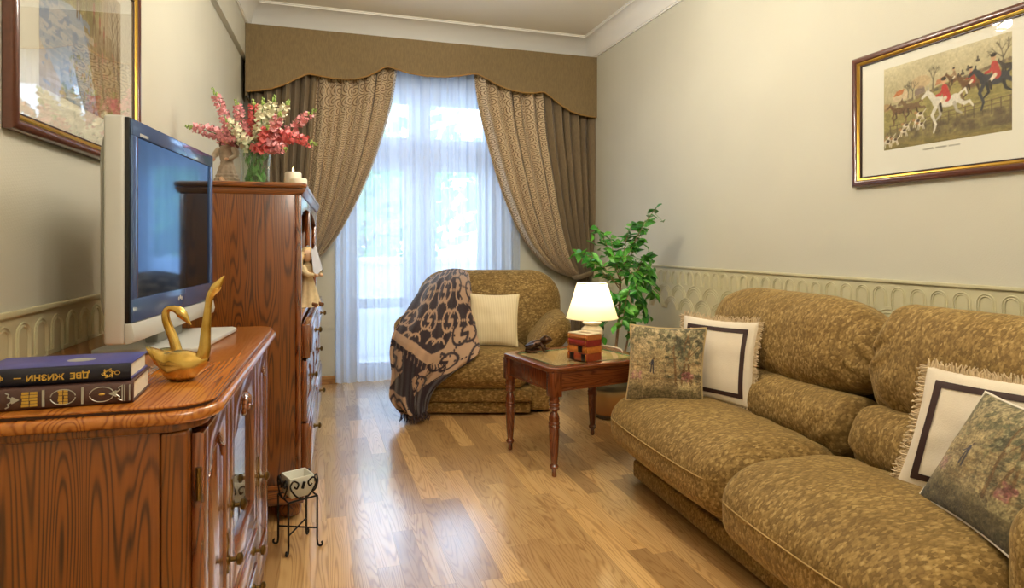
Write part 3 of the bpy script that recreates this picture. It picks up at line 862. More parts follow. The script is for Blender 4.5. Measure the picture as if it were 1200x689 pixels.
# local: y along the screen, x towards the viewer (the screen plane is x = 0)
z0, z1 = 0.045, 0.595
MB().box(-0.058, -0.012, 0.0, TW, z0, z1).build('case', M_SILVER, tv, bevel=0.008, seg=3)
MB().box(-0.014, -0.002, 0.004, TW - 0.004, z0 + 0.05, z1 - 0.004).build('front_shell', M_BLACK, tv, bevel=0.003)
bz = MB(); b = 0.040
bz.box(-0.004, 0.004, 0.010, TW - 0.006, z1 - 0.006 - b, z1 - 0.008); bz.box(-0.004, 0.004, 0.010, TW - 0.006, z0 + 0.052, z0 + 0.052 + b * 1.4)
bz.box(-0.004, 0.004, 0.010, 0.010 + b * 0.8, z0 + 0.052 + b * 1.4, z1 - 0.006 - b); bz.box(-0.004, 0.004, TW - 0.006 - b * 0.8, TW - 0.006, z0 + 0.052 + b * 1.4, z1 - 0.006 - b)
bezel = bz.build('bezel', M_BEZEL, tv, bevel=0.0015)
MB().box(-0.003, -0.0005, 0.010 + b * 0.8, TW - 0.006 - b * 0.8, z0 + 0.052 + b * 1.4, z1 - 0.006 - b).build('screen', M_SCREEN, tv, smooth=False)
for k in range(6): MB().box(0.004, 0.0046, 0.052 + k * 0.009, 0.058 + k * 0.009, z1 - 0.043, z1 - 0.036).build('maker_mark', M_SILVER, bezel, smooth=False)
for a in (-1, 0, 1): MB().ball((0.005, TW / 2 + a * 0.012, z0 + 0.082 + (0.004 if a == 0 else 0)), (0.001, 0.004, 0.006)).build('indicator_mark', M_SILVER, bezel)
MB().prism([(-0.012, z0), (0.006, z0 + 0.004), (0.010, z0 + 0.022), (0.004, z0 + 0.05), (-0.012, z0 + 0.05)], 'y', 0.002, TW - 0.002).build('speaker_bar', M_SILVER, tv, bevel=0.002)
def tvback(P):
    P = P.copy(); d = np.clip(-(P[:, 0]) / 0.035, 0, 1)
    P[:, 1] *= 1 - 0.16 * d; P[:, 2] *= 1 - 0.20 * d; return P
soft('back_shell', M_TVBACK, tv, (0.07, TW - 0.08, z1 - z0 - 0.06), (0.034, 0.05, 0.05), (-0.075, TW / 2, (z0 + z1) / 2 + 0.01), tvback)
MB().box(-0.055, -0.02, TW / 2 - 0.10, TW / 2 + 0.10, 0.012, z0 + 0.02).build('neck', M_TVBACK, tv, bevel=0.006)
bp = [(-0.145, TW / 2 - 0.20), (0.10, TW / 2 - 0.215), (0.115, TW / 2 - 0.19), (0.115, TW / 2 + 0.19), (0.10, TW / 2 + 0.215), (-0.145, TW / 2 + 0.20)]
MB().prism(bp, 'z', 0.001, 0.014).build('stand_base', M_SILVER, tv, bevel=0.004)

# ================================================================== tall cabinet
YK0 = 2.765; KL = 1.50; KD = 0.515
tk = thing('tall_cabinet', 'tall stained-oak cabinet with open shelf and drawers between television and window', 'cabinet', (x_left(YK0) + 0.065, YK0, 0), WALL_ROT)
KZ = 1.402
ktop = MB().prism(top_outline(KD + 0.022, -0.014, KL + 0.014, 0.03), 'z', KZ - 0.022, KZ).build('top', M_OAKX, tk, bevel=0.008, seg=4)
MB().prism([(0.0, KZ - 0.05), (KD + 0.004, KZ - 0.05), (KD + 0.016, KZ - 0.030), (KD + 0.018, KZ - 0.022), (0.0, KZ - 0.022)], 'y', 0.0, KL).build('cornice', M_OAKX, tk, bevel=0.003)
MB().box(0, KD - 0.025, 0, 0.024, 0.145, KZ - 0.05).build('side_panel', M_OAKZ, tk, bevel=0.002)
MB().box(0, KD - 0.025, KL - 0.024, KL, 0.145, KZ - 0.05).build('side_panel', M_OAKZ, tk, bevel=0.002)
MB().box(KD - 0.025, KD, 0, 0.030, 0.145, KZ - 0.05).build('corner_post', M_OAKDOOR, tk, bevel=0.005)
MB().box(KD - 0.025, KD, KL - 0.030, KL, 0.145, KZ - 0.05).build('corner_post', M_OAKDOOR, tk, bevel=0.005)
MB().box(KD - 0.025, KD, KL / 2 - 0.015, KL / 2 + 0.015, 0.82, KZ - 0.05).build('corner_post', M_OAKDOOR, tk, bevel=0.005)
MB().box(0.0, 0.012, 0.024, KL - 0.024, 0.145, KZ - 0.05).build('back_panel', M_DARKIN, tk)
MB().box(0.012, KD - 0.004, 0.024, KL - 0.024, 0.815, 0.838).build('shelf', M_OAKY, tk, bevel=0.003)
MB().box(0.012, KD - 0.03, 0.024, KL - 0.024, 1.325, 1.345).build('upper_board', M_DARKIN, tk)
MB().box(0.012, KD - 0.03, 0.024, KL - 0.024, 0.13, 0.15).build('bottom_panel', M_DARKIN, tk)
pts = [(KD - 0.004, 1.30)] ; w = MB()
ap = [(0.03, 1.352)] + [(0.03 + (KL - 0.06) * k / 20, 1.315 - 0.055 * abs(2 * (k / 20) - 1) ** 3) for k in range(21)] + [(KL - 0.03, 1.352)]
MB().prism(ap, 'x', KD - 0.018, KD - 0.002).build('arched_rail', M_OAKDOOR, tk, bevel=0.002)
for a, b_ in ((0.012, 0.744), (0.752, 1.488)):
    m_ = (a + b_) / 2
    drawer(tk, KD, a, b_, 0.665, 0.808, (m_,), th=0.034)
    panel_door('door', tk, KD, a, m_ - 0.002, 0.40, 0.655, rise=0.03, knob_at=(m_ - 0.03, 0.53))
    panel_door('door', tk, KD, m_ + 0.002, b_, 0.40, 0.655, rise=0.03)
    drawer(tk, KD, a, b_, 0.165, 0.392, (m_,), th=0.030)
MB().box(0, KD + 0.010, -0.010, KL + 0.010, 0.066, 0.128).build('plinth', M_OAKX, tk, bevel=0.006)
MB().prism([(0.0, 0.128), (KD + 0.014, 0.128), (KD + 0.010, 0.146), (0.0, 0.146)], 'y', -0.014, KL + 0.014).build('base_moulding', M_OAKX, tk, bevel=0.005)
for y in (0.06, KL - 0.06):
    for x in (0.07, KD - 0.05): bun_foot(tk, x, y, 0.047, 0.068)

# ================================================================== left picture
def picture(name, label, M, W, H, canvas, mat_in, mat_w, ornament=None, fw=0.040):
    """local: x to the right along the wall, z up, -y = out of the wall (towards the room)"""
    pc = thing(name, label, 'picture'); pc.matrix_world = M
    prof = [(0, 0.0), (0, 0.016), (0.006, 0.024), (0.016, 0.027), (0.024, 0.022), (0.027, 0.018), (0.027, 0.0)]     # (in from edge, out of wall)
    gold = [(0.027, 0.0), (0.027, 0.019), (0.031, 0.0205), (0.036, 0.017), (0.040, 0.012), (0.040, 0.0)]
    inner = [(0.040, 0.0), (0.040, 0.013), (0.044, 0.013), (0.046, 0.008), (0.046, 0.0)]
    def mitred(p, nm, mat):
        vs = []; n = len(p)
        for cx, cz, sx, sz in ((0, 0, 1, 1), (W, 0, -1, 1), (W, H, -1, -1), (0, H, 1, -1)):
            vs += [(cx + sx * d, -e, cz + sz * d) for d, e in p]
        fs = [(c * n + i, c * n + (i + 1) % n, ((c + 1) % 4) * n + (i + 1) % n, ((c + 1) % 4) * n + i) for c in range(4) for i in range(n)]
        return MB().add(vs, fs).build(nm, mat, pc, angle=50)
    mitred(prof, 'frame', M_PICWOOD); mitred(gold, 'gilt_edge', M_GILT); mitred(inner, 'inner_fillet', M_PICDARK)
    a = 0.044
    MB().box(a, W - a, -0.005, -0.001, a, H - a).build('mount', M_MOUNT, pc, smooth=False)
    mx, mz0, mz1 = mat_in
    sh = print_sheet('print', canvas, M_PRINT, pc, (mx, -0.0056, mz0), (W - 2 * mx, 0, 0), (0, 0, H - mz0 - mz1), *mat_w)
    MB().box(a, W - a, -0.0105, -0.0085, a, H - a).build('glass', M_GLASS, pc, smooth=False)
    return pc
M_PICWOOD = plain('mahogany_frame', S(84, 44, 30), 0.3, coat=0.5, mottle=0.15, mscale=60)
M_PICDARK = plain('dark_fillet', S(52, 30, 20), 0.4)
M_GILT = plain('gilt', S(206, 164, 72), 0.32, 0.9)
M_MOUNT = plain('cream_mount', S(232, 230, 214), 0.85)
M_PRINT = printed('art_print', 0.7)

def woodland_print():
    c = Canvas(260, 190, (176, 166, 136)); f = c.fractal(5, 4, 3); g = c.fractal(22, 16, 4, 4); h = c.fractal(60, 5, 5, 3)
    c.a[:] = np.array((186, 172, 146)) + (f - 0.5)[..., None] * 50
    c.put((0.75 - c.X) * 4 * (0.62 - c.Y) * 6 * (f > 0.3), (128, 122, 66), 0.85)
    c.put(np.clip((g - 0.42) * 6, 0, 1) * (c.X < 0.62) * (c.Y < 0.55), (92, 90, 44), 0.7)
    c.put(np.clip((g - 0.55) * 8, 0, 1) * (c.X < 0.5) * (c.Y < 0.6), (196, 186, 120), 0.6)
    for k in range(46):
        x = rng.random() * 0.8; c.line((x, 0), (x + rng.normal() * 0.02, 0.45 + 0.3 * rng.random()), 0.006, (96, 76, 52) if k % 3 else (150, 118, 82), 0.6, 0.003)
    c.put(np.clip((c.X * 0.9 + 0.22 - c.Y * 0 - 0.25) * 5, 0, 1) * np.clip((c.Y - 0.33) * 5, 0, 1) * np.clip(g * 1.6, 0, 1), (140, 112, 76), 0.8)
    c.put((h > 0.52) * (c.X > 0.45) * (c.Y > 0.35), (104, 84, 56), 0.5)
    # stream
    c.poly([(0.30, 0.36), (0.44, 0.36), (0.52, 0.55), (0.60, 0.80), (0.66, 1.0), (0.30, 1.0), (0.10, 0.8), (0.0, 0.72), (0.0, 0.42), (0.18, 0.38)], (150, 170, 196), 0.9)
    c.put((c.fractal(6, 40, 9, 3) > 0.52) * (c.X < 0.6) * (c.Y > 0.4), (206, 198, 196), 0.55)
    c.put((c.fractal(14, 20, 11, 3) > 0.6) * (c.X < 0.55) * (c.Y > 0.36), (108, 134, 176), 0.7)
    for x, y, s in ((0.40, 0.14, 1.0), (0.60, 0.24, 0.75), (0.68, 0.30, 0.62), (0.74, 0.36, 0.5)):
        c.ell(x, y, 0.020 * s, 0.075 * s, (150, 70, 60)); c.ell(x, y - 0.09 * s, 0.011 * s, 0.024 * s, (72, 50, 42)); c.ell(x, y + 0.10 * s, 0.022 * s, 0.05 * s, (110, 72, 46))
        c.line((x - 0.01, y + 0.1 * s), (x - 0.012, y + 0.26 * s), 0.009 * s, (84, 58, 40)); c.line((x + 0.012, y + 0.1 * s), (x + 0.014, y + 0.26 * s), 0.009 * s, (84, 58, 40))
    c.ell(0.17, 0.28, 0.03, 0.05, (206, 196, 160)); c.ell(0.14, 0.34, 0.015, 0.05, (216, 210, 190))
    def bare(x, y, h, lean):
        c.line((x, y), (x + lean, y - h), 0.012, (74, 62, 50), 0.95, 0.004)
        for k in range(9):
            t = 0.3 + 0.08 * k; s = 1 if k % 2 else -1; bx, by = x + lean * t, y - h * t
            c.line((bx, by), (bx + s * 0.07, by - 0.10 - 0.04 * rng.random()), 0.004, (84, 72, 58), 0.9, 0.002)
    bare(0.95, 0.66, 0.55, -0.01); bare(0.90, 0.60, 0.50, -0.05)
    for k in range(160):
        x, y = 0.55 + 0.44 * rng.random(), 0.45 + 0.55 * rng.random()
        c.ell(x, y, 0.012, 0.02, [(176, 104, 88), (128, 118, 66), (190, 160, 108), (92, 80, 52)][k % 4], 0.6)
    for k in range(40):
        c.ell(0.84 + 0.15 * rng.random(), 0.78 + 0.2 * rng.random(), 0.016, 0.022, (178, 88, 92), 0.6)
    c.a = c.a * 0.82 + np.array((206, 200, 178)) * 0.18
    for k in range(70):
        c.ell(0.30 + 0.30 * rng.random(), 0.66 + 0.30 * rng.random(), 0.010, 0.014, [(138, 146, 84), (112, 116, 62), (178, 120, 70), (196, 184, 132)][k % 4], 0.6)
    return c
yl0, yl1 = 1.690, 2.615
ML = Matrix.Translation((x_left(yl0) + 0.003, yl0, 1.412)) @ Matrix.Rotation(WALL_ROT + PI / 2, 4, 'Z')
picture('framed_picture', 'framed autumn woodland print with a stream hanging above the television', ML, yl1 - yl0, 0.66, woodland_print(), (0.165, 0.135, 0.10), (220, 160))

# ================================================================== books on the low cabinet
M_BLUEBK = plain('blue_cloth_cover', S(62, 60, 126), 0.4, mottle=0.08, mscale=120)
M_NAVY = plain('navy_spine', S(16, 16, 34), 0.5)
M_BROWNBK = plain('brown_leather_cover', S(74, 46, 40), 0.5, mottle=0.1, mscale=150, bump=0.15, bscale=300)
M_PAGES = plain('page_block', S(226, 216, 194), 0.85, mottle=0.05, mscale=200)
M_GOLDFOIL = plain('gold_foil', S(214, 176, 84), 0.35, 0.7)
M_SILVFOIL = plain('silver_foil', S(178, 178, 168), 0.4, 0.5)
def book(name, label, loc, rz, L, D, T, mcov, mspine):
    """spine on the -y side, x along the spine"""
    b = thing(name, label, 'book', loc, rz, 'two old books on the cabinet')
    c = MB(); c.box(0, L, 0.006, D, 0, 0.003); c.box(0, L, 0.006, D, T - 0.003, T)
    c.build('cover', mcov, b, bevel=0.001)
    MB().prism([(0.006, 0), (0.002, 0.004), (0, T / 2), (0.002, T - 0.004), (0.006, T), (0.010, T), (0.010, 0)], 'x', 0, L).build('spine', mspine, b, angle=60)
    MB().box(0.004, L - 0.004, 0.010, D - 0.004, 0.003, T - 0.003).build('page_block', M_PAGES, b, smooth=False)
    return b
pB = on_z(1, 484, ZT); pE = on_z(155.5, 472.5, ZT)
bang = math.atan2(pE.y - pB.y, pE.x - pB.x); bL = 0.235
e0 = Vector((pE.x, pE.y, 0)) - Vector((math.cos(bang), math.sin(bang), 0)) * bL
bk1 = book('book', 'brown leather book with silver ovals on its spine lying under the blue book', (e0.x, e0.y, ZT + 0.0005), bang, bL, 0.150, 0.0385, M_BROWNBK, M_BROWNBK)
f0 = e0 + Vector((math.cos(bang), math.sin(bang), 0)) * -0.006 + Vector((-math.sin(bang), math.cos(bang), 0)) * 0.012
bk2 = book('book', 'dark blue book with gold Cyrillic title lying on top of the brown book', (f0.x, f0.y, ZT + 0.0395), bang - 0.012, bL, 0.135, 0.031, M_BLUEBK, M_NAVY)
def on_spine(x, z, flip=False):
    M = Matrix.Translation((x, -0.0006, z)) @ Matrix.Rotation(PI / 2, 4, 'X')
    return M @ Matrix.Rotation(PI, 4, 'Z') if flip else M
tz = 0.0155
lettering('title_lettering', 'ДВЕ  ЖИЗНИ', 0.0145, M_GOLDFOIL, bk2, on_spine(0.125, tz, True), 0.0004, stretch=1.02, bold=0.0004)
lettering('volume_number', 'I', 0.016, M_GOLDFOIL, bk2, on_spine(0.066, tz) @ Matrix.Rotation(PI / 2, 4, 'Z'), 0.0004)
def flourish(parent, x, z, s, mat, name='ornament', flip=1):
    mb = MB()
    for k in range(6):
        a = k * PI / 3
        mb.tube([(x + s * 0.45 * math.cos(a) + s * (0.22 - 0.014 * i) * math.cos(a + i * 0.5) * flip, -0.0008, z + s * 0.35 * math.sin(a) + s * (0.22 - 0.014 * i) * math.sin(a + i * 0.5)) for i in range(13)], s * 0.05, 5)
    mb.tube([(x + s * 0.42 * math.cos(a), -0.0008, z + s * 0.42 * math.sin(a)) for a in np.linspace(0, 2 * PI, 22, endpoint=False)], s * 0.045, 5, closed=True)
    mb.tube([(x + s * (0.9 + 0.25 * math.cos(a)) * flip, -0.0008, z + s * 0.2 * math.sin(a)) for a in np.linspace(0, 2 * PI, 14, endpoint=False)], s * 0.045, 5, closed=True)
    return mb.build(name, mat, parent)
flourish(bk2, 0.201, tz, 0.0155, M_GOLDFOIL); flourish(bk2, 0.035, tz, 0.0155, M_GOLDFOIL, flip=-1)
MB().ball((0.14, 0.07, 0.0305), (0.026, 0.022, 0.0012)).build('cover_medallion', M_SILVFOIL, bk2)
tz = 0.0193
for xx in (0.100, 0.158): MB().box(xx - 0.0018, xx + 0.0018, -0.0009, 0.001, 0.005, 0.0335).build('spine_band', M_SILVFOIL, bk1, smooth=False)
for xx in (0.230, 0.222, 0.2185): MB().box(xx - 0.0009, xx + 0.0009, -0.0005, 0.003, 0.005, 0.0335).build('spine_band', M_SILVFOIL, bk1, smooth=False)
for xx in (0.129, 0.187):
    for h0 in (0.12, PI + 0.12):
        MB().tube([(xx + 0.0185 * math.cos(a), -0.0006, tz + 0.0130 * math.sin(a)) for a in np.linspace(h0, h0 + PI - 0.24, 16)], 0.0009, 5).build('oval_ring', M_SILVFOIL, bk1)
for r, (xx, w_) in enumerate(((0.074, 0.010), (0.086, 0.011), (0.125, 0.006), (0.133, 0.006))):
    for k in range(5):
        MB().box(xx - w_ / 2 + 0.0012 * ((k * 7 + r) % 3 - 1) * 0.5, xx + w_ / 2, -0.0008, 0.001, tz - 0.0125 + k * 0.0052, tz - 0.0085 + k * 0.0052).build('gold_stamp', M_GOLDFOIL, bk1, smooth=False)
MB().ball((0.187, -0.0003, tz), (0.005, 0.0007, 0.0018)).build('gold_stamp', M_GOLDFOIL, bk1)
for xx, s in ((0.209, -1), (0.055, 1)):
    mb = MB().prism([(xx, tz - 0.006), (xx + s * 0.011, tz), (xx, tz + 0.006), (xx - s * 0.002, tz)], 'y', -0.0008, 0.001)
    for q in (-1, 1): mb.tube([(xx, -0.0006, tz + q * 0.002), (xx - s * 0.006, -0.0006, tz + q * 0.006), (xx - s * 0.004, -0.0006, tz + q * 0.010), (xx - s * 0.009, -0.0006, tz + q * 0.013)], 0.0013, 5)
    mb.build('palmette', M_SILVFOIL, bk1)

# ================================================================== brass swans
def brass(name):
    t = NT(name)
    ns = t.add('ShaderNodeTexNoise', Vector=t.coords(), Scale=14.0, Detail=4.0)
    t.set(t.p, 'Base__Color', t.ramp(ns.outputs[0], [(0.35, S(186, 144, 60)), (0.65, S(236, 204, 122))]))
    t.pset(Metallic=1.0, Roughness=t.math('MULTIPLY_ADD', ns.outputs[0], 0.18, 0.16)); return t.m
M_SWAN = brass('polished_brass')
def swan(label, t0, base_px, tail_px, head_path, body_len, body_h, body_w, neck_r, beak_px, rad):
    base = at_depth(base_px[0], base_px[1], t0); base.z = ZT
    s = thing('swan_figurine', label, 'figurine', base, -YAW, 'brass swans')
    inv = (Matrix.Translation(base) @ Matrix.Rotation(-YAW, 4, 'Z')).inverted()
    def loc(px, py, dt=0.0): return inv @ at_depth(px, py, t0 + dt)
    L = body_len
    def body(u, v):
        x = -L / 2 + L * v; k = v
        w = math.sin(PI * min(1, k * 0.96 + 0.02)) ** 0.62
        lift = 0.55 * body_h * max(0, 0.30 - k) / 0.30 + 0.22 * body_h * max(0, k - 0.8) / 0.2
        zc = body_h * 0.52 + lift; rz = body_h * 0.52 * w * (1 - 0.55 * max(0, 0.35 - k) / 0.35); ry = body_w / 2 * w
        a = 2 * PI * u; sn = math.sin(a)
        return (x, ry * math.cos(a), max(0.0015, zc + rz * (sn if sn > 0 else sn * 1.05)))
    MB().grid(body, 24, 22, closed_u=True).build('body', M_SWAN, s)
    path = smooth_poly([loc(*p) for p in head_path], 34)
    MB().tube(path, [rad[0] + (rad[1] - rad[0]) * min(1, i / 22) + (rad[2] - rad[1]) * max(0, (i - 24) / 9) for i in range(34)], 14).build('neck', M_SWAN, s)
    hp = path[-1]; bp_ = loc(*beak_px); d = bp_ - hp
    MB().tube([hp - d * 0.35, hp - d * 0.1, hp + d * 0.15, hp + d * 0.42, hp + d * 0.7, bp_], [rad[2] * 0.7, rad[2] * 1.12, rad[2] * 1.15, rad[2] * 0.85, rad[2] * 0.5, rad[2] * 0.12], 14).build('head', M_SWAN, s)
    return s
swan('tall brass swan with its neck stretched straight up beside the books', 1.305, (211, 447), None,
     [(232, 428), (239, 412), (241, 392), (243, 368), (246, 348), (252, 338)], 0.118, 0.062, 0.062, 0.009, (263, 323), (0.015, 0.0072, 0.0088))
swan('small brass swan with curled neck behind the tall brass swan', 1.440, (196, 430), None,
     [(208, 414), (203, 396), (195, 376), (195, 364), (203, 361.5), (212, 366)], 0.095, 0.045, 0.05, 0.008, (224, 381), (0.0125, 0.0072, 0.0098))

# ================================================================== flower vase on the tall cabinet
KT = KZ
M_VGLASS = glassy('vase_glass', (0.95, 0.99, 0.96, 1), 0.02, 0.05)
M_STEM = plain('stem_green', S(66, 116, 38), 0.5)
M_LEAFV = plain('leaf_green_vase', S(78, 148, 52), 0.45, mottle=0.3, mscale=40)
M_PINK = plain('petal_pink', S(240, 164, 170), 0.6, mottle=0.25, mscale=70)
M_CORAL = plain('petal_coral', S(226, 112, 112), 0.6, mottle=0.18, mscale=70)
M_CREAM = plain('petal_cream', S(240, 236, 206), 0.6, mottle=0.06, mscale=70)
M_BUD = plain('bud_green', S(150, 176, 92), 0.6, mottle=0.15, mscale=60)
TVASE = 2.86
vb = at_depth(299, 207, TVASE); vb.z = KT
vs = thing('vase', 'clear glass vase packed with green stems on the tall cabinet', 'vase', (vb.x, vb.y, KT))
vr = 0.066
MB().lathe([(0.002, 0.001), (vr * 0.82, 0.001), (vr * 0.92, 0.008), (vr * 0.95, 0.10), (vr * 1.06, 0.205), (vr * 1.10, 0.212), (vr * 1.02, 0.208), (vr * 0.90, 0.10), (vr * 0.84, 0.016), (0.002, 0.014)], seg=32, cap=False).build('glass_body', M_VGLASS, vs)
lv = MB(); rr = random.Random(4)
for k in range(90):
    a = rr.random() * 6.28; r0 = vr * 0.75 * rr.random() ** 0.5; z = 0.02 + 0.18 * rr.random()
    c = Vector((r0 * math.cos(a), r0 * math.sin(a), z)); d = Vector((rr.gauss(0, 0.4), rr.gauss(0, 0.4), 1)).normalized(); sd = d.orthogonal().normalized(); n_ = d.cross(sd)
    l = 0.020 + 0.02 * rr.random(); l = min(l, (vr * 0.85 - r0) / 0.8 + 0.01)
    lv.add([c - d * l, c + sd * l * 0.3 + n_ * l * 0.1, c + d * l, c - sd * l * 0.3 + n_ * l * 0.1], [(0, 1, 2, 3)])
stuff(lv.build('submerged_leaves', M_LEAFV, vs))

def snapdragon(label, tip_px, mid_px, mat, dt, flower_from=0.42, n=36, size=0.0165):
    rr = random.Random(int(tip_px[0] * 13 + tip_px[1]))
    t = thing('snapdragon', label, 'flower', (vb.x, vb.y, KT), 0, 'snapdragons in the glass vase')
    inv = Matrix.Translation((-vb.x, -vb.y, -KT))
    tip = inv @ at_depth(tip_px[0], tip_px[1], TVASE + dt); mid = inv @ at_depth(mid_px[0], mid_px[1], TVASE + dt * 0.5)
    root = Vector((mid.x * 0.15, mid.y * 0.15, 0.03)); rim = Vector((max(-0.05, min(0.05, mid.x * 0.4)), max(-0.05, min(0.05, mid.y * 0.4)), 0.20))
    path = smooth_poly([root, rim, mid, mid.lerp(tip, 0.55) + Vector((0, 0, 0.006)), tip], 40)
    MB().tube(path, [0.0028 - 0.0016 * i / 39 for i in range(40)], 6).build('stem', M_STEM, t)
    bl = MB(); bd = MB(); lf = MB()
    for k in range(n):
        s = flower_from + (1 - flower_from) * k / n; i = min(38, int(s * 39)); p = path[i]; d = (path[i + 1] - path[i]).normalized()
        a = k * 2.4 + rr.random(); sd = d.orthogonal().normalized(); o_ = sd * math.cos(a) + d.cross(sd) * math.sin(a)
        g = (s - flower_from) / (1 - flower_from)
        if g < 0.80:
            z = size * (1.15 - 0.55 * g) * (0.8 + 0.4 * rr.random())
            c = p + o_ * (0.011 + 0.006 * rr.random()) * (1.2 - 0.5 * g)
            q = c + o_ * z * 0.9
            # two-lipped blossom: throat plus upper and lower lip
            bl.ball(c, (z * 0.62, z * 0.62, z * 0.62), 8, 5)
            for u, up in ((d, 1), (-d, 1.2)):
                e = q + u * z * 0.45; w_ = o_.cross(d).normalized()
                bl.add([c + w_ * z * 0.5, c - w_ * z * 0.5, e - w_ * z * 0.95 + o_ * z * 0.1, e + u * z * 0.65 * up, e + w_ * z * 0.95 + o_ * z * 0.1], [(0, 1, 2, 3, 4)])
        else:
            z = size * (0.55 - 0.3 * (g - 0.8) / 0.2)
            bd.ball(p + o_ * 0.006, (z * 0.6, z * 0.6, z), 7, 5)
    bl.build('blossoms', mat, t); bd.build('buds', M_BUD, t)
    for k in range(7):
        s = 0.30 + 0.16 * k / 7; i = int(s * 39); p = path[i]; d = (path[i + 1] - path[i]).normalized(); a = k * 2.1; sd = d.orthogonal().normalized(); o_ = sd * math.cos(a) + d.cross(sd) * math.sin(a)
        l = 0.035; e = p + (o_ * 0.8 + d * 0.5) * l; w_ = o_.cross(d) * l * 0.16
        lf.add([p, p.lerp(e, 0.45) + w_, e, p.lerp(e, 0.45) - w_], [(0, 1, 2, 3)])
    lf.build('leaves', M_LEAFV, t)
    return t
for a in (
    ('pink snapdragon rising highest at the left of the vase', (249, 102), (272, 158), M_PINK, 0.02),
    ('pink snapdragon leaning farthest left towards the television', (216, 148), (262, 160), M_PINK, -0.05, 0.40),
    ('green-tipped pink snapdragon with short blossoms at left centre', (276, 116), (288, 160), M_PINK, 0.06),
    ('cream snapdragon in front of the figurine, left of centre', (264, 138), (290, 170), M_CREAM, -0.06, 0.5, 26),
    ('deep coral snapdragon upright at the middle back', (297, 116), (299, 160), M_CORAL, 0.08),
    ('cream snapdragon upright in the middle of the bouquet', (309, 114), (305, 160), M_CREAM, 0.0),
    ('white snapdragon tallest at right of centre', (323, 111), (311, 155), M_CREAM, 0.05),
    ('white snapdragon arching right below the valance', (340, 117), (320, 150), M_CREAM, 0.0),
    ('pink snapdragon close behind the front blossoms, right of centre', (330, 130), (316, 165), M_PINK, -0.07),
    ('small coral snapdragon low at the front of the vase mouth', (314, 146), (306, 176), M_CORAL, -0.09, 0.45, 24),
    ('pink snapdragon with pale tip reaching right towards the curtain', (371, 127), (328, 165), M_PINK, 0.02, 0.45),
    ('coral red snapdragon stretching farthest right over the candles', (373, 170), (330, 160), M_CORAL, -0.05, 0.35),
    ('drooping pink snapdragon hanging low at the right rim', (336, 176), (318, 172), M_PINK, -0.08, 0.45, 22)):
    snapdragon(*a)

# ================================================================== girl figurine beside the vase
M_DRESS = plain('figurine_dress', S(176, 160, 140), 0.7, mottle=0.2, mscale=50, bump=0.3, bscale=80)
M_SKINF = plain('figurine_skin', S(226, 186, 152), 0.5)
M_HAIRB = plain('figurine_brown_hair', S(112, 68, 36), 0.55, mottle=0.3, mscale=60)
M_APRON = plain('figurine_apron', S(214, 202, 182), 0.7, bump=0.3, bscale=90)
fb = at_depth(266, 207, 2.93)
fg = thing('figurine', 'girl figurine in a grey ruffled dress beside the flower vase', 'figurine', (fb.x, fb.y, KT), -0.5)
def skirt(u, v):
    a = 2 * PI * u; r = 0.074 - 0.045 * v ** 0.8 + 0.006 * (1 - v) * math.sin(11 * a) + 0.003 * math.sin(40 * v)
    return (r * math.cos(a), 0.85 * r * math.sin(a), 0.004 + 0.125 * v)
MB().grid(skirt, 66, 14, closed_u=True).build('skirt', M_DRESS, fg)
MB().grid(lambda u, v: ((0.082 - 0.05 * v) * math.cos(2 * PI * u) + 0.004 * math.sin(26 * PI * u), 0.86 * (0.082 - 0.05 * v) * math.sin(2 * PI * u), 0.004 + 0.05 * v), 60, 5, closed_u=True).build('ruffle', M_APRON, fg)
MB().lathe([(0.026, 0.12), (0.034, 0.15), (0.038, 0.185), (0.030, 0.205), (0.012, 0.212), (0.011, 0.222)], seg=20, sy=0.8).build('bodice', M_DRESS, fg)
MB().ball((0, -0.004, 0.245), (0.027, 0.028, 0.032), 18, 12).build('head', M_SKINF, fg)
hm = MB().ball((0, 0.006, 0.252), (0.033, 0.030, 0.033), 18, 12); 
for k in range(12):
    a = -0.3 + PI * 1.2 * k / 11; hm.tube(smooth_poly([(0.028 * math.cos(a), 0.012 + 0.02 * math.sin(a), 0.255), (0.040 * math.cos(a), 0.016 + 0.026 * math.sin(a), 0.225), (0.036 * math.cos(a), 0.018 + 0.026 * math.sin(a), 0.19)], 8), [0.009, 0.010, 0.010, 0.010, 0.009, 0.008, 0.006, 0.003], 7)
hm.build('hair', M_HAIRB, fg)
for s in (-1, 1):
    MB().tube(smooth_poly([(s * 0.034, 0, 0.195), (s * 0.058, -0.012, 0.160), (s * 0.040, -0.045, 0.140)], 10), [0.013, 0.015, 0.016, 0.015, 0.014, 0.012, 0.010, 0.008, 0.007, 0.007], 10).build('sleeve', M_APRON, fg)
    MB().ball((s * 0.034, -0.052, 0.136), (0.009, 0.011, 0.008), 10, 7).build('hand', M_SKINF, fg)
    MB().ball((s * 0.010, -0.029, 0.249), 0.0032, 8, 6).build('eye', M_BLACK, fg)
MB().tube([(0.0, -0.04, 0.05), (0.03, -0.062, 0.02), (0.035, -0.075, 0.008)], 0.011, 8).build('leg', M_SKINF, fg)

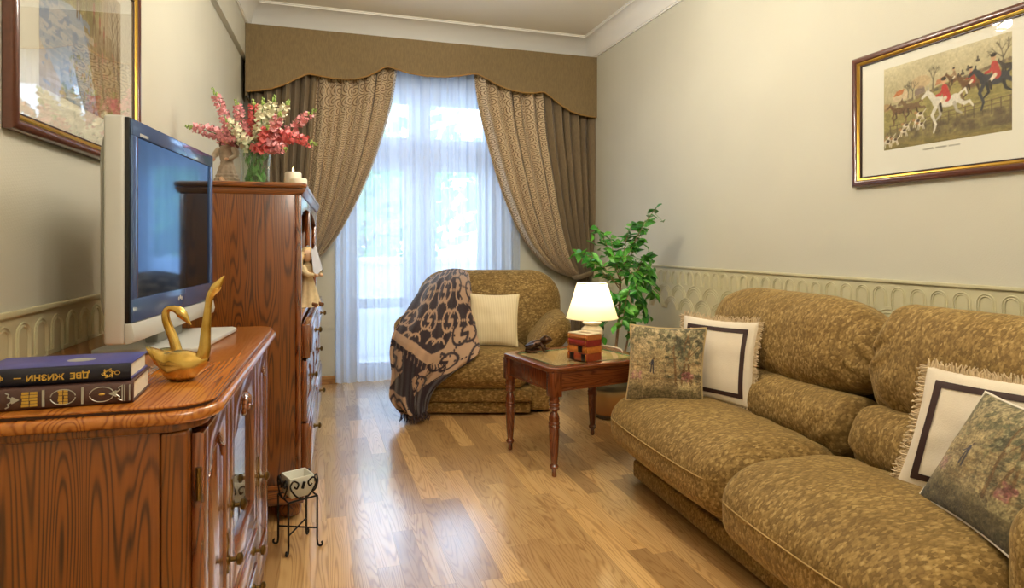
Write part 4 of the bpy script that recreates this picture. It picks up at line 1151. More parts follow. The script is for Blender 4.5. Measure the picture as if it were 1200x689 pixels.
# ================================================================== candles
M_WAX = NT('white_wax'); M_WAX.set(M_WAX.p, 'Base__Color', S(244, 236, 214)); M_WAX.pset(Roughness=0.45, Subsurface__Weight=0.3, Subsurface__Radius=(0.02, 0.015, 0.01)); M_WAX = M_WAX.m
M_FLAME = plain('flame', S(255, 220, 150), 0.5, emit=(1.0, 0.72, 0.30, 1), estr=9.0)
M_WICK = plain('wick', S(40, 34, 28), 0.8)
def candle(label, px, t0, r, h, lit):
    b = at_depth(px, 210, t0)
    c = thing('candle', label, 'candle', (b.x, b.y, KT), 0, 'pillar candles on the tall cabinet')
    MB().lathe([(r * 0.97, 0.0005), (r, 0.004), (r, h - 0.006), (r * 0.9, h), (r * 0.7, h - 0.003), (0.002, h - 0.010)], seg=28).build('wax_body', M_WAX, c)
    MB().tube([(0, 0, h - 0.012), (0.001, 0, h + 0.006)], 0.0012, 6).build('wick', M_WICK, c)
    if lit: MB().lathe([(0.001, 0), (0.004, 0.004), (0.0042, 0.008), (0.002, 0.016), (0.0004, 0.022)], (0, 0, h + 0.004), 12).build('flame', M_FLAME, c)
candle('taller white pillar candle with a lit flame on the tall cabinet', 343.5, 3.02, 0.039, 0.092, True)
candle('shorter white pillar candle in front of the taller one', 350, 2.93, 0.039, 0.052, False)

# ================================================================== doll on the open shelf
M_BLOND = plain('doll_blond_hair', S(222, 192, 138), 0.5, mottle=0.2, mscale=60)
M_GOWN = plain('doll_gown', S(222, 200, 156), 0.6, mottle=0.12, mscale=40)
M_VEIL = plain('doll_veil', S(196, 200, 212), 0.5)
db = at_depth(365, 357, 3.06)
dl = thing('doll', 'blond doll in a cream gown on the open shelf of the tall cabinet', 'doll', (db.x - 0.020, db.y, 0.8385), -0.75)
def gown(u, v):
    a = 2 * PI * u; r = 0.040 * (1 - v) ** 0.9 + 0.024 + 0.005 * (1 - v) * math.sin(9 * a); return (r * math.cos(a), r * math.sin(a), 0.002 + 0.15 * v)
MB().grid(gown, 54, 12, closed_u=True).build('gown', M_GOWN, dl)
MB().lathe([(0.025, 0.15), (0.034, 0.175), (0.030, 0.205), (0.011, 0.215), (0.010, 0.228)], seg=18, sy=0.9).build('bodice', M_GOWN, dl)
MB().ball((0.004, -0.004, 0.252), (0.028, 0.028, 0.031), 18, 12).build('head', M_SKINF, dl)
for s in (-1, 1): MB().ball((0.018, -0.026 + 0.010 * s * 0.6, 0.256), 0.003, 8, 6).build('eye', M_BLACK, dl)
hm = MB().ball((-0.006, 0.006, 0.262), (0.034, 0.034, 0.032), 18, 12)
for k in range(14):
    a = 0.2 + 4.6 * k / 13; hm.tube(smooth_poly([(0.028 * math.cos(a), 0.028 * math.sin(a), 0.265), (0.046 * math.cos(a), 0.046 * math.sin(a), 0.232), (0.044 * math.cos(a), 0.046 * math.sin(a), 0.175)], 9), [0.010, 0.011, 0.012, 0.012, 0.011, 0.010, 0.009, 0.007, 0.004], 7)
hm.build('hair', M_BLOND, dl)
MB().grid(lambda u, v: ((0.040 + 0.035 * v) * math.cos(-0.5 + 3.0 * u), (0.040 + 0.03 * v) * math.sin(-0.5 + 3.0 * u) + 0.006, 0.292 - 0.12 * v - 0.01 * math.sin(18 * u)), 24, 8).build('veil', M_VEIL, dl)
for s in (-1, 1):
    MB().tube(smooth_poly([(0.0, s * 0.032, 0.198), (0.035, s * 0.045, 0.165), (0.075, s * 0.020 - 0.01, 0.158)], 10), [0.013, 0.016, 0.018, 0.018, 0.017, 0.015, 0.012, 0.010, 0.009, 0.008], 10).build('sleeve', M_GOWN, dl)
    MB().ball((0.084, s * 0.016 - 0.01, 0.157), (0.011, 0.008, 0.007), 10, 7).build('hand', M_SKINF, dl)
for s in (-1, 1): MB().tube([(0.03, s * 0.02, 0.02), (0.08, s * 0.02, 0.012)], 0.010, 8).build('shoe', M_HAIRB, dl)

# ================================================================== wrought-iron candle stand on the floor
M_IRON = plain('black_iron', S(30, 28, 28), 0.45, 0.6)
M_CUBE = NT('frosted_cube_glass'); M_CUBE.set(M_CUBE.p, 'Base__Color', S(240, 240, 226)); M_CUBE.pset(Roughness=0.3, Transmission__Weight=0.2, IOR=1.4); M_CUBE = M_CUBE.m
cs = thing('candle_stand', 'small black wrought-iron stand holding a frosted glass cube beside the cabinet', 'candle stand', (-0.066, 2.505, 0), math.radians(22))
h_ = 0.058
legs = [(-h_, -h_), (h_, -h_), (h_, h_), (-h_, h_)]
for x, y in legs:
    sx, sy = (1 if x > 0 else -1), (1 if y > 0 else -1)
    path = [(x, y, 0.205), (x, y, 0.03), (x + sx * 0.001, y + sy * 0.001, 0.016)] + [(x + sx * (0.012 - 0.010 * math.cos(a)) * 0.7, y + sy * (0.012 - 0.010 * math.cos(a)) * 0.7, 0.013 - 0.009 * math.sin(a)) for a in np.linspace(0.2, 4.2, 12)]
    MB().tube(path, 0.0042, 8).build('leg', M_IRON, cs)
for (a, b_) in ((legs[0], legs[2]), (legs[1], legs[3])):
    MB().tube([(a[0], a[1], 0.075), (b_[0], b_[1], 0.075)], 0.0035, 8).build('brace', M_IRON, cs)
MB().tube([(x * 1.0, y * 1.0, 0.205) for x, y in legs], 0.004, 8, closed=True).build('ring', M_IRON, cs)
sup = MB(); sup.tube([(-h_, 0, 0.2045), (h_, 0, 0.2045)], 0.003, 8); sup.tube([(0, -h_, 0.2045), (0, h_, 0.2045)], 0.003, 8); sup.build('cross_bar', M_IRON, cs)
for k in range(4):
    R_ = Matrix.Rotation(k * PI / 2, 4, 'Z')
    mb = MB()
    for s in (-1, 1):
        mb.tube(smooth_poly([(s * 0.002, -h_ - 0.003, 0.205), (s * 0.030, -h_ - 0.005, 0.225), (s * 0.052, -h_ - 0.004, 0.262), (s * 0.040, -h_ - 0.004, 0.285), (s * 0.020, -h_ - 0.004, 0.272), (s * 0.026, -h_ - 0.004, 0.254), (s * 0.036, -h_ - 0.004, 0.262)], 26), 0.0034, 7)
    mb.tube([(-0.004, -h_ - 0.005, 0.25), (0.004, -h_ - 0.005, 0.275)], 0.006, 7)
    mb.xf(R_).build('scroll', M_IRON, cs)
cub = thing('candle_holder', 'frosted cream glass cube holder resting in the iron stand', 'candle holder', (-0.066, 2.505, 0.2085), math.radians(22))
c = MB(); w_ = 0.050
outer = [(-w_, -w_), (w_, -w_), (w_, w_), (-w_, w_)]; inn = [(x * 0.86, y * 0.86) for x, y in outer]
vsx = [(x * 0.8, y * 0.8, 0.0) for x, y in outer] + [(x, y, 0.022) for x, y in outer] + [(x, y, 0.083) for x, y in outer] + [(x, y, 0.083) for x, y in inn] + [(x * 0.9, y * 0.9, 0.012) for x, y in inn]
fsx = [(3, 2, 1, 0), (16, 17, 18, 19)] + [(l * 4 + i, l * 4 + (i + 1) % 4, (l + 1) * 4 + (i + 1) % 4, (l + 1) * 4 + i) for l in range(4) for i in range(4)]
cs.scale = (0.94, 0.94, 0.94); cub.scale = (0.94, 0.94, 0.94); cub.location.z = 0.196
c.add(vsx, fsx).build('glass_cube', M_CUBE, cub, bevel=0.003, smooth=True)
MB().lathe([(0.036, 0.013), (0.037, 0.045), (0.034, 0.05), (0.002, 0.046)], seg=20).build('candle_wax', M_WAX, cub)

# ================================================================== sofa
M_CHEN = chenille('gold_brown_chenille')
M_SEAM = plain('seam_thread', S(176, 148, 92), 0.8)
def ripple(P, ax_along, ax_out, amp, freq, seed, mask=None):
    ph = np.sin(P[:, ax_along] * 7.1 + seed) * 0.8
    w = amp * np.sin(P[:, ax_along] * freq + ph + P[:, 2] * 9 * math.sin(seed))
    if mask is not None: w = w * mask
    P[:, ax_out] += w; return P
SOFA_ROT = math.radians(-3.0)
sf = thing('sofa', 'two-seat gold-brown chenille sofa standing along the right wall', 'sofa', (1.470, 2.712, 0), SOFA_ROT)
MB().box(0.0, 0.80, -1.90, 0.0, 0.016, 0.100).build('plinth', M_CHEN, sf, bevel=0.014, seg=3)
MB().box(0.016, 0.80, -1.90, -0.01, 0.101, 0.215).build('base', M_CHEN, sf, bevel=0.016, seg=3)
for x in (0.05, 0.72):
    for y in (-1.80, -0.08): MB().lathe([(0.025, 0), (0.028, 0.017)], (x, y, 0), 14).build('foot', M_BLACK, sf)
def seat_deform(L):
    def f(P):
        P = P.copy(); hx, hy, hz = 0.29, L / 2, 0.14
        top = np.clip(P[:, 2] / hz, -1, 1)
        q = 1 - np.abs(P[:, 1] / hy) ** 2.4
        P[:, 2] += 0.022 * np.clip(top, 0, 1) * q * (1 - np.abs(P[:, 0] / hx) ** 2)
        P[:, 0] -= 0.030 * q * np.clip(-P[:, 0] / hx, 0, 1)            # bowed front edge
        k = np.clip((P[:, 0] / hx - 0.2) / 0.8, 0, 1)
        P[:, 2] -= 0.040 * k * np.clip(top, 0, 1)                      # dips towards the back
        P[:, 2] += 0.006 * np.sin(P[:, 1] * 42 + P[:, 0] * 5) * np.clip(top, 0, 1) * k
        return P
    return f
for y0, y1, xl in ((-0.925, 0.055, 0.58), (-1.735, -0.931, 0.62)):
    L = y1 - y0
    d = seat_deform(L)
    s = soft('seat_cushion', M_CHEN, sf, (xl, L, 0.28), (0.17, 0.11, 0.115), (0.460 - xl / 2, (y0 + y1) / 2, 0.292), d, n=(16, 24, 6), nr=7)
    path = []
    for k in range(41):
        a = k / 40; yy = -L / 2 + 0.028 + (L - 0.056) * a
        e = min(yy + L / 2, L / 2 - yy)
        xx = -xl / 2 + (0.10 * (1 - min(1, e / 0.12)) ** 2)
        path.append((xx, yy, 0.030))
    P = d(np.array(path)); P[:, 0] -= 0.0015
    MB().tube([(p[0] + 0.460 - xl / 2, p[1] + (y0 + y1) / 2, p[2] + 0.292) for p in P], 0.0022, 6).build('seam', M_SEAM, s)
def back_deform(L, hz, seed, gather=0.010):
    def f(P):
        P = P.copy(); hy = L / 2
        e = np.abs(P[:, 1] / hy)
        front = np.clip(-P[:, 0] / 0.12, 0, 1)
        P[:, 0] -= 0.022 * front * (1 - e ** 2) * (1 - (P[:, 2] / hz) ** 2)
        edge = np.clip((e - 0.55) / 0.45, 0, 1) + 0.6 * np.clip((np.abs(P[:, 2]) / hz - 0.5) / 0.5, 0, 1)
        g = gather * np.sin(P[:, 1] * 58 + 6 * np.sin(P[:, 2] * 14 + seed)) * edge * front
        P[:, 0] += g; P[:, 2] += 0.4 * g
        for i in range(len(P)): P[i, 0] += 0.007 * vnoise(P[i], 9.0, seed) * front[i]
        return P
    return f
for k, (y0, y1) in enumerate(((-0.930, 0.010), (-1.740, -0.934))):
    L = y1 - y0; cy = (y0 + y1) / 2
    soft('lumbar_cushion', M_CHEN, sf, (0.26, L - 0.015, 0.23), (0.10, 0.06, 0.10), (0.485, cy, 0.465), back_deform(L, 0.115, k * 3.1 + 1, 0.009), Matrix.Rotation(math.radians(10), 4, 'Y'), n=(6, 40, 8))
    soft('back_cushion', M_CHEN, sf, (0.29, L + (0.12 if k == 0 else 0.0), 0.40), (0.12, 0.33 if k == 0 else 0.085, 0.16), (0.590, cy + (0.06 if k == 0 else 0), 0.732), back_deform(L, 0.20, k * 2.3 + 4, 0.011), Matrix.Rotation(math.radians(13), 4, 'Y'), n=(6, 44, 14), nr=7)
soft('back_frame', M_CHEN, sf, (0.20, 1.92, 0.62), (0.07, 0.09, 0.10), (0.735, -0.92, 0.53))
for yc, nm in ((0.048, 1), (-1.795, 2)):
    soft('armrest', M_CHEN, sf, (0.60, 0.20, 0.40), (0.11, 0.088, 0.10), (0.375 if nm == 1 else 0.36, yc, 0.390), lambda P: ripple(P.copy(), 0, 2, 0.004, 50, 1.0))

# ================================================================== pillows
def basis(R, U):
    R = Vector(R).normalized(); U = Vector(U); U = (U - R * U.dot(R)).normalized(); N = R.cross(U)
    return Matrix(((R.x, -N.x, U.x), (R.y, -N.y, U.y), (R.z, -N.z, U.z))).to_4x4()
SHEAR = {1.0: 0.035, 3.0: 0.17, 4.0: 0.10}
def pillow_surface(W, H, T, u, v, side, pinch=0.07, seed=0.0):
    x = W / 2 * u * (1 - pinch * (1 - v * v) * abs(u) ** 3); z = H / 2 * v * (1 - pinch * (1 - u * u) * abs(v) ** 3)
    f = max(0.0, (1 - u * u) * (1 - v * v)) ** 0.45
    y = side * T / 2 * f
    y += side * 0.006 * vnoise((x, z, seed), 14.0, seed) * f
    return (x + SHEAR.get(seed, 0.0) * (z + H / 2), y, z)
def pillow(label, base, R, U, W, H, T, mat, canvas=None, group=None, seed=0.0, n=64):
    p = thing('cushion', label, 'cushion', (0, 0, 0), 0, group)
    M = Matrix.Translation(base) @ basis(R, U)
    p.matrix_world = M
    mb = MB()
    for side in (-1, 1):
        mb.grid(lambda a, b: Vector(pillow_surface(W, H, T, 2 * a - 1, 2 * b - 1, side, seed=seed)) + Vector((0, 0, H / 2)), n, n)
    me = bpy.data.meshes.new('cushion_cover'); me.from_pydata(mb.v, [], mb.f)
    bm = bmesh.new(); bm.from_mesh(me); 
    for f in bm.faces:
        if f.calc_center_median().y < 0: 
            if f.normal.y > 0: f.normal_flip()
        elif f.normal.y < 0: f.normal_flip()
    bm.to_mesh(me); bm.free()
    me.polygons.foreach_set('use_smooth', [True] * len(me.polygons)); me.materials.append(mat)
    if canvas is not None:
        A, B = np.meshgrid(np.arange(n + 1) / n, np.arange(n + 1) / n); c = canvas.sample(A, B).reshape(-1, 3)
        set_print(me, np.concatenate([c, c]))
    link('cushion_cover', me, None, p)
    def rim(k, off=0.0):
        a = 4 * k; s = int(a) % 4; t = 2 * (a - int(a)) - 1
        u, v = ((t, -1), (1, t), (-t, 1), (-1, -t))[s]
        q = Vector(pillow_surface(W, H, T, u, v, -1, seed=seed)) + Vector((0, 0, H / 2)); q.y = 0
        return q
    p_rim = rim
    return p, rim, (W, H, T, seed)
def piping(p, rim, mat, r=0.0042):
    MB().tube([rim(k / 120) for k in range(120)], r, 8, closed=True).build('piping', mat, p)
def tapestry(seed, dark=False):
    c = Canvas(240, 240, (164, 140, 96)); f = c.fractal(5, 5, seed); g = c.fractal(22, 22, seed + 1, 5); h = c.fractal(8, 60, seed + 2, 3)
    c.a[:] = np.array((178, 152, 102)) + (f - 0.5)[..., None] * np.array((60, 55, 50))
    c.put((0.30 - c.Y) * 5, (196, 176, 132), 0.6)
    c.put(np.clip((g - 0.48) * 9, 0, 1) * np.clip((0.42 - c.Y) * 5, 0, 1), (98, 92, 62), 0.85)            # foliage
    c.put(np.clip((g - 0.60) * 9, 0, 1) * (c.Y < 0.5), (150, 140, 96), 0.8)
    c.put(np.clip((c.fractal(12, 14, seed + 7, 3) - 0.52) * 9, 0, 1) * (c.X > 0.5) * (c.Y < 0.7), (78, 78, 58), 0.75)
    c.put((h > 0.55) * (c.Y > 0.42) * (c.Y < 0.72), (200, 172, 116), 0.45); c.put((h < 0.42) * (c.Y > 0.42) * (c.Y < 0.75), (146, 112, 66), 0.5)
    for x0, lean in ((0.72, 0.10), (0.86, -0.12), (0.66, -0.05)):
        c.path([(x0, 0.74), (x0 + lean * 0.4, 0.5), (x0 + lean, 0.28), (x0 + lean * 0.6, 0.08)], 0.016, (134, 98, 58), 0.9, 0.008)
        c.path([(x0 + lean * 0.6, 0.42), (x0 + lean + 0.12, 0.25)], 0.009, (134, 98, 58), 0.9, 0.004)
    for k in range(60):
        c.ell(0.5 + 0.48 * rng.random(), 0.05 + 0.40 * rng.random(), 0.03, 0.022, [(86, 90, 66), (120, 116, 76), (180, 168, 122)][k % 3], 0.55, rng.random() * 3)
    c.put(np.clip((c.Y - 0.74) * 9, 0, 1) * np.clip(g * 1.9 - 0.25, 0, 1), (84, 74, 42), 0.85)
    c.put(np.clip((g - 0.55) * 8, 0, 1) * (c.Y > 0.74), (156, 134, 84), 0.7)
    for k in range(26):
        c.ell(0.74 + 0.13 * rng.random(), 0.58 + 0.11 * rng.random(), 0.022, 0.018, [(178, 104, 98), (200, 138, 124), (132, 72, 66)][k % 3], 0.75)
        c.ell(0.06 + 0.14 * rng.random(), 0.60 + 0.10 * rng.random(), 0.020, 0.016, [(182, 122, 112), (196, 150, 130)][k % 2], 0.65)
    for k in range(30): 
        x = 0.72 + 0.2 * rng.random(); c.line((x, 0.80), (x + 0.06 * rng.normal(), 0.70), 0.005, (214, 190, 128), 0.7)
    c.a *= (0.98 + 0.70 * (c.fractal(90, 90, seed + 9, 2) - 0.5) + 0.45 * (c.fractal(20, 20, seed + 10, 4) - 0.5))[..., None]
    if dark: c.a *= (0.92 - 0.30 * np.clip((c.Y - 0.6) * 2.5, 0, 1))[..., None] * np.array((0.97, 0.98, 0.94))
    c.a = c.a * 0.78 + c.a.mean(axis=2, keepdims=True) * 0.18
    c.ell(0.345, 0.47, 0.020, 0.035, (62, 62, 72)); c.ell(0.36, 0.425, 0.013, 0.016, (86, 70, 54)); c.line((0.335, 0.50), (0.33, 0.60), 0.008, (60, 56, 60)); c.line((0.355, 0.50), (0.365, 0.61), 0.008, (60, 56, 60)); c.line((0.35, 0.46), (0.30, 0.50), 0.006, (70, 66, 70))
    return c
M_TAPES = printed('tapestry_weave', 0.85, 0.15, 0.5, 500)
M_PIPE = plain('tan_piping', S(196, 172, 122), 0.7)
M_WPIPE = plain('pale_piping', S(226, 218, 200), 0.7)
M_LINEN = plain('cream_linen', S(226, 214, 192), 0.75, sheen=0.2, mottle=0.04, mscale=14, bump=0.25, bscale=260)
M_RIBBON = plain('brown_velvet_ribbon', S(52, 27, 21), 0.55, sheen=0.05)
M_FRINGE = plain('cream_fringe', S(204, 182, 146), 0.8, mottle=0.15, mscale=160)
M_CREAMP = NT('striped_cream_silk')
_w = M_CREAMP.add('ShaderNodeTexWave', _bands_direction='X', Vector=M_CREAMP.coords(), Scale=34.0, Distortion=0.4)
M_CREAMP.set(M_CREAMP.p, 'Base__Color', M_CREAMP.ramp(_w.outputs[0], [(0.3, S(214, 196, 152)), (0.7, S(236, 222, 184))])); M_CREAMP.pset(Roughness=0.5, Sheen__Weight=0.2); M_CREAMP.bump(_w.outputs[0], 0.12, 0.003); M_CREAMP = M_CREAMP.m

def fringe(p, rim, dims):
    W, H, T, seed = dims; mb = MB(); rr = random.Random(int(seed * 10) + 2); cc = Vector((0, 0, H / 2))
    for k in range(300):
        a = rim((k + 0.5) / 300); o = (a - cc); o.y = 0
        e4 = 4 * (k + 0.5) / 300; s = int(e4) % 4; nrm = Vector(((0, 0, -1), (1, 0, 0), (0, 0, 1), (-1, 0, 0))[s])
        tdir = Vector(((1, 0, 0), (0, 0, 1), (-1, 0, 0), (0, 0, -1))[s])
        l = 0.018 + 0.010 * rr.random(); e = a + nrm * l + tdir * rr.gauss(0, 0.006) + Vector((0, rr.gauss(0, 0.004), 0)); w = 0.0030
        m = a + nrm * l * 0.5 + Vector((0, rr.gauss(0, 0.004), 0))
        mb.tube([a - nrm * 0.004, m, e], [w, w * 0.9, w * 0.5], 4)
    stuff(mb.build('fringe', M_FRINGE, p))
def ribbon_border(p, dims, a=0.62, b=0.75):
    W, H, T, seed = dims; mb = MB(); n = 40
    def q(u, v): return Vector(pillow_surface(W, H, T, u, v, -1, seed=seed)) + Vector((0, -0.0025, H / 2))
    for s in range(4):
        def fn(i, j):
            t = -b + 2 * b * i; w = a + (b - a) * j; t = max(-w, min(w, t))
            return q(*((t, -w), (w, t), (-t, w), (-w, -t))[s])
        mb.grid(fn, n, 3)
    mb.build('ribbon_border', M_RIBBON, p)
# far pair
bl_, br_ = on_z(735, 467, 0.425), on_z(822, 475, 0.425)
R_ = br_ - bl_; mid = (bl_ + br_) / 2
N_ = R_.normalized().cross(Vector((0, 0, 1)))
c1, rim1, d1 = pillow('brown landscape tapestry cushion at the far end of the sofa', mid + Vector((0, 0, -0.006)), R_, Vector((0, 0, 1)) - N_ * 0.12 + R_.normalized() * 0.05, 0.345, 0.350, 0.095, M_TAPES, tapestry(21), 'tapestry cushions', 1.0, 180)
piping(c1, rim1, M_PIPE)
bl2, br2 = Vector((1.640, 2.610, 0.43)), Vector((1.800, 2.235, 0.43))
R2 = br2 - bl2; N2 = R2.normalized().cross(Vector((0, 0, 1)))
c2, rim2, d2 = pillow('cream fringed cushion with dark ribbon square, behind the far tapestry cushion', (bl2 + br2) / 2 + Vector((0, 0, 0.0)), R2, Vector((0, 0, 1)) - N2 * 0.16, 0.385, 0.380, 0.085, M_LINEN, None, 'cream fringed cushions', 2.0)
fringe(c2, rim2, d2); ribbon_border(c2, d2, 0.70, 0.81)
# near pair
bl3, br3 = Vector((1.690, 1.455, 0.43)), Vector((1.800, 1.060, 0.43))
R3 = br3 - bl3; N3 = R3.normalized().cross(Vector((0, 0, 1)))
c3, rim3, d3 = pillow('cream fringed cushion with dark ribbon square, at the near end of the sofa', (bl3 + br3) / 2 + Vector((-0.01, 0.0, -0.015)), R3, Vector((0, 0, 1)) - N3 * 0.16, 0.410, 0.372, 0.085, M_LINEN, None, 'cream fringed cushions', 3.0)
fringe(c3, rim3, d3); ribbon_border(c3, d3, 0.70, 0.81)
A4, B4 = Vector((1.600, 1.300, 0.445)), Vector((1.486, 1.000, 0.445))
U4 = Vector((0.133, -0.104, 0.31))
c4, rim4, d4 = pillow('dark landscape tapestry cushion leaning on the near cream cushion', (A4 + B4) / 2, B4 - A4, U4, 0.350, 0.338, 0.090, M_TAPES, tapestry(33, True), 'tapestry cushions', 4.0, 180)
piping(c4, rim4, M_WPIPE)

# ================================================================== armchair
acb = on_z(560, 487, 0.0)
ac = thing('armchair', 'wide gold-brown chenille armchair standing in front of the window', 'armchair', (acb.x, acb.y, 0), -YAW)
MB().box(-0.35, 0.35, 0.0, 0.74, 0.014, 0.092).build('plinth', M_CHEN, ac, bevel=0.014, seg=3)
MB().box(-0.355, 0.36, -0.025, 0.74, 0.094, 0.185).build('base', M_CHEN, ac, bevel=0.018, seg=3)
for x in (-0.42, 0.42):
    MB().box(x - 0.085, x + 0.085, 0.06, 0.76, 0.014, 0.40).build('arm_base', M_CHEN, ac, bevel=0.035, seg=4)
    for y in (0.12, 0.68): MB().lathe([(0.024, 0), (0.026, 0.015)], (x, y, 0), 14).build('foot', M_BLACK, ac)
soft('seat_cushion', M_CHEN, ac, (0.70, 0.64, 0.25), (0.10, 0.15, 0.11), (0.0, 0.245, 0.298), lambda P: np.stack([P[:, 0], P[:, 1] - 0.02 * (1 - (P[:, 0] / 0.35) ** 2) * (P[:, 1] < -0.1), P[:, 2] + 0.012 * np.clip(P[:, 2] / 0.12, 0, 1) * (1 - (P[:, 0] / 0.35) ** 2)], 1), n=(14, 12, 6))
for s in (-1, 1):
    soft('armrest', M_CHEN, ac, (0.20, 0.66, 0.38), (0.095, 0.13, 0.12), (s * (0.490 if s > 0 else 0.445), 0.43, 0.480), lambda P: ripple(P.copy(), 1, 0, 0.004, 45, 2.0), Matrix.Rotation(s * math.radians(40), 4, 'Y'), n=(6, 12, 8))
def ac_back(P):
    P = P.copy(); z = P[:, 2] / 0.33
    P[:, 0] *= 1 - 0.20 * np.clip(-z, 0, 1) ** 1.2
    fr = np.clip(-P[:, 1] / 0.12, 0, 1); e = np.abs(P[:, 0] / 0.56)
    P[:, 1] -= 0.03 * fr * (1 - e ** 2) * (1 - z ** 2)
    up = np.clip((z + 0.1) / 1.1, 0, 1)
    P[:, 1] += 0.010 * np.sin(P[:, 0] * 48 + 3 * z) * up * fr * (0.4 + e)
    return P
soft('backrest', M_CHEN, ac, (1.12, 0.28, 0.66), (0.24, 0.13, 0.24), (0.045, 0.70, 0.615), ac_back, Matrix.Rotation(math.radians(-12), 4, 'X'), n=(40, 6, 20), nr=8)
soft('back_shell', M_CHEN, ac, (0.98, 0.10, 0.55), (0.12, 0.045, 0.12), (0.03, 0.83, 0.42))

tl_, tr_ = at_depth(553, 404, 4.33), at_depth(603, 405, 4.30)
Rp = tr_ - tl_; Np = Rp.normalized().cross(Vector((0, 0, 1)))
c5, rim5, d5 = pillow('plain cream striped cushion on the armchair', Vector(((tl_.x + tr_.x) / 2, (tl_.y + tr_.y) / 2, 0.436)), Rp, Vector((0, 0, 1)) - Np * 0.22, 0.345, 0.365, 0.10, M_CREAMP, None, None, 5.0)
piping(c5, rim5, M_CREAMP, 0.003)

# ------------------------------------------------------------------ throw
def throw_canvas():
    DK, TN = (44, 31, 35), (168, 136, 108)
    c = Canvas(300, 400, DK)
    def chains(mask_pts, col, ox, oy, stp):
        layer = Canvas(300, 400, (0, 0, 0))
        def gee(cx, cy, r, flip):
            q = [(0.22, 0.05), (0.95, 0.05)] + [(math.cos(a), math.sin(a)) for a in np.linspace(0.12, 2 * PI - 0.80, 16)]
            pts = [(cx + flip * r * x_ / layer.as_, cy + flip * r * y_) for x_, y_ in q]
            layer.path(pts, r * 0.145, (1, 1, 1))
        row = 0; y = oy
        while y < 1.1:
            x = ox + (stp * 0.5 if row % 2 else 0)
            while x < 1.15:
                r = stp * 0.17
                gee(x - r * 0.62 / layer.as_, y, r, 1); gee(x + r * 0.62 / layer.as_, y, r, -1)
                for sx in (-1, 1):
                    for t in np.linspace(0.26, 0.74, 6): layer.ell(x + sx * stp * 0.5 * t, y + stp * 0.46 * t, 0.010, 0.0085, (1, 1, 1))
                for t in np.linspace(0.30, 0.70, 6): layer.ell(x + stp * t, y, 0.010, 0.0085, (1, 1, 1))
                x += stp
            y += stp * 0.46; row += 1
        m = Canvas(300, 400, (0, 0, 0)); m.poly(mask_pts, (1, 1, 1))
        c.put(layer.a[..., 0] * m.a[..., 0], col)
    full = [(0, 0), (1, 0), (1, 0.43), (0, 0.47)]
    c.poly([(0.66, 0.0), (1, 0), (1, 0.30), (0.72, 0.16)], TN); 
    chains([(0, 0), (0.66, 0), (0.72, 0.16), (1, 0.30), (1, 0.43), (0, 0.47)], TN, 0.10, 0.05, 0.30)
    chains([(0.66, 0.0), (1, 0), (1, 0.30), (0.72, 0.16)], DK, 0.25, 0.02, 0.30)
    c.poly([(0, 0.42), (0.55, 0.50), (0.75, 0.44), (0.75, 0.52), (0.55, 0.57), (0, 0.485)], TN)       # pale stripe
    for k in range(26):
        x = 0.02 + 0.72 * k / 26; yb_ = 0.49 + (0.085 * x / 0.55 if x < 0.55 else 0.085 - 0.10 * (x - 0.55))
        c.line((x, yb_), (x + 0.01 * math.sin(k * 3), yb_ + 0.04), 0.004, TN if k % 2 else DK, 0.9)
    c.poly([(0.74, 0.36), (1, 0.36), (1, 0.58), (0.5, 0.80), (0.40, 0.70), (0.56, 0.60)], TN)
    chains([(0.74, 0.36), (1, 0.36), (1, 0.58), (0.5, 0.80), (0.40, 0.70), (0.56, 0.60)], DK, 0.18, 0.40, 0.34)
    c.poly([(0, 0.52), (0.20, 0.54), (0.24, 0.66), (0.02, 0.78), (0, 0.78)], TN); chains([(0, 0.52), (0.20, 0.54), (0.24, 0.66), (0.02, 0.78), (0, 0.78)], DK, 0.10, 0.60, 0.40)
    c.poly([(0.0, 0.80), (0.34, 0.80), (0.42, 1.0), (0.0, 1.0)], TN); chains([(0.0, 0.80), (0.34, 0.80), (0.42, 1.0), (0.0, 1.0)], DK, 0.18, 0.90, 0.42)
    return c
M_THROW = printed('woven_throw', 0.9, 0.3, 0.4, 350)
th = thing('throw_blanket', 'dark brown and tan monogram throw with fringe draped over the armchair', 'blanket', (acb.x - 0.40, acb.y + 0.1, 0))
rows = [[(505, 322, 4.90), (518, 317, 4.90), (529, 315, 4.90), (539, 315, 4.90), (549, 317, 4.90)],
        [(492, 340, 4.66), (507, 334, 4.60), (521, 331, 4.58), (536, 331, 4.58), (552, 337, 4.57)],
        [(475, 366, 4.36), (495, 366, 4.29), (513, 367, 4.27), (533, 366, 4.32), (555, 367, 4.37)],
        [(462, 388, 4.17), (483, 393, 4.10), (506, 400, 4.09), (531, 400, 4.15), (559, 392, 4.24)],
        [(457, 410, 4.10), (475, 418, 4.02), (496, 426, 4.00), (526, 427, 4.02), (560, 415, 4.08)],
        [(459, 438, 4.06), (472, 446, 3.98), (488, 449, 3.96), (502, 452, 3.98), (528, 440, 4.01)],
        [(457, 466, 4.03), (470, 473, 3.96), (484, 474, 3.94), (494, 470, 3.96), (508, 458, 3.99)],
        [(470, 484, 4.01), (478, 486, 3.95), (486, 486.5, 3.94), (493, 485, 3.95), (500, 482, 3.97)]]
org = Vector((acb.x - 0.40, acb.y + 0.1, 0))
NU, NV = 140, 230
colsP = [[at_depth(*q) - org for q in r] for r in rows]
rowS = [smooth_poly(r, NU + 1) for r in colsP]
colS = [smooth_poly([rowS[j][i] for j in range(len(rows))], NV + 1) for i in range(NU + 1)]
fwd = Vector((math.sin(YAW), math.cos(YAW), 0))
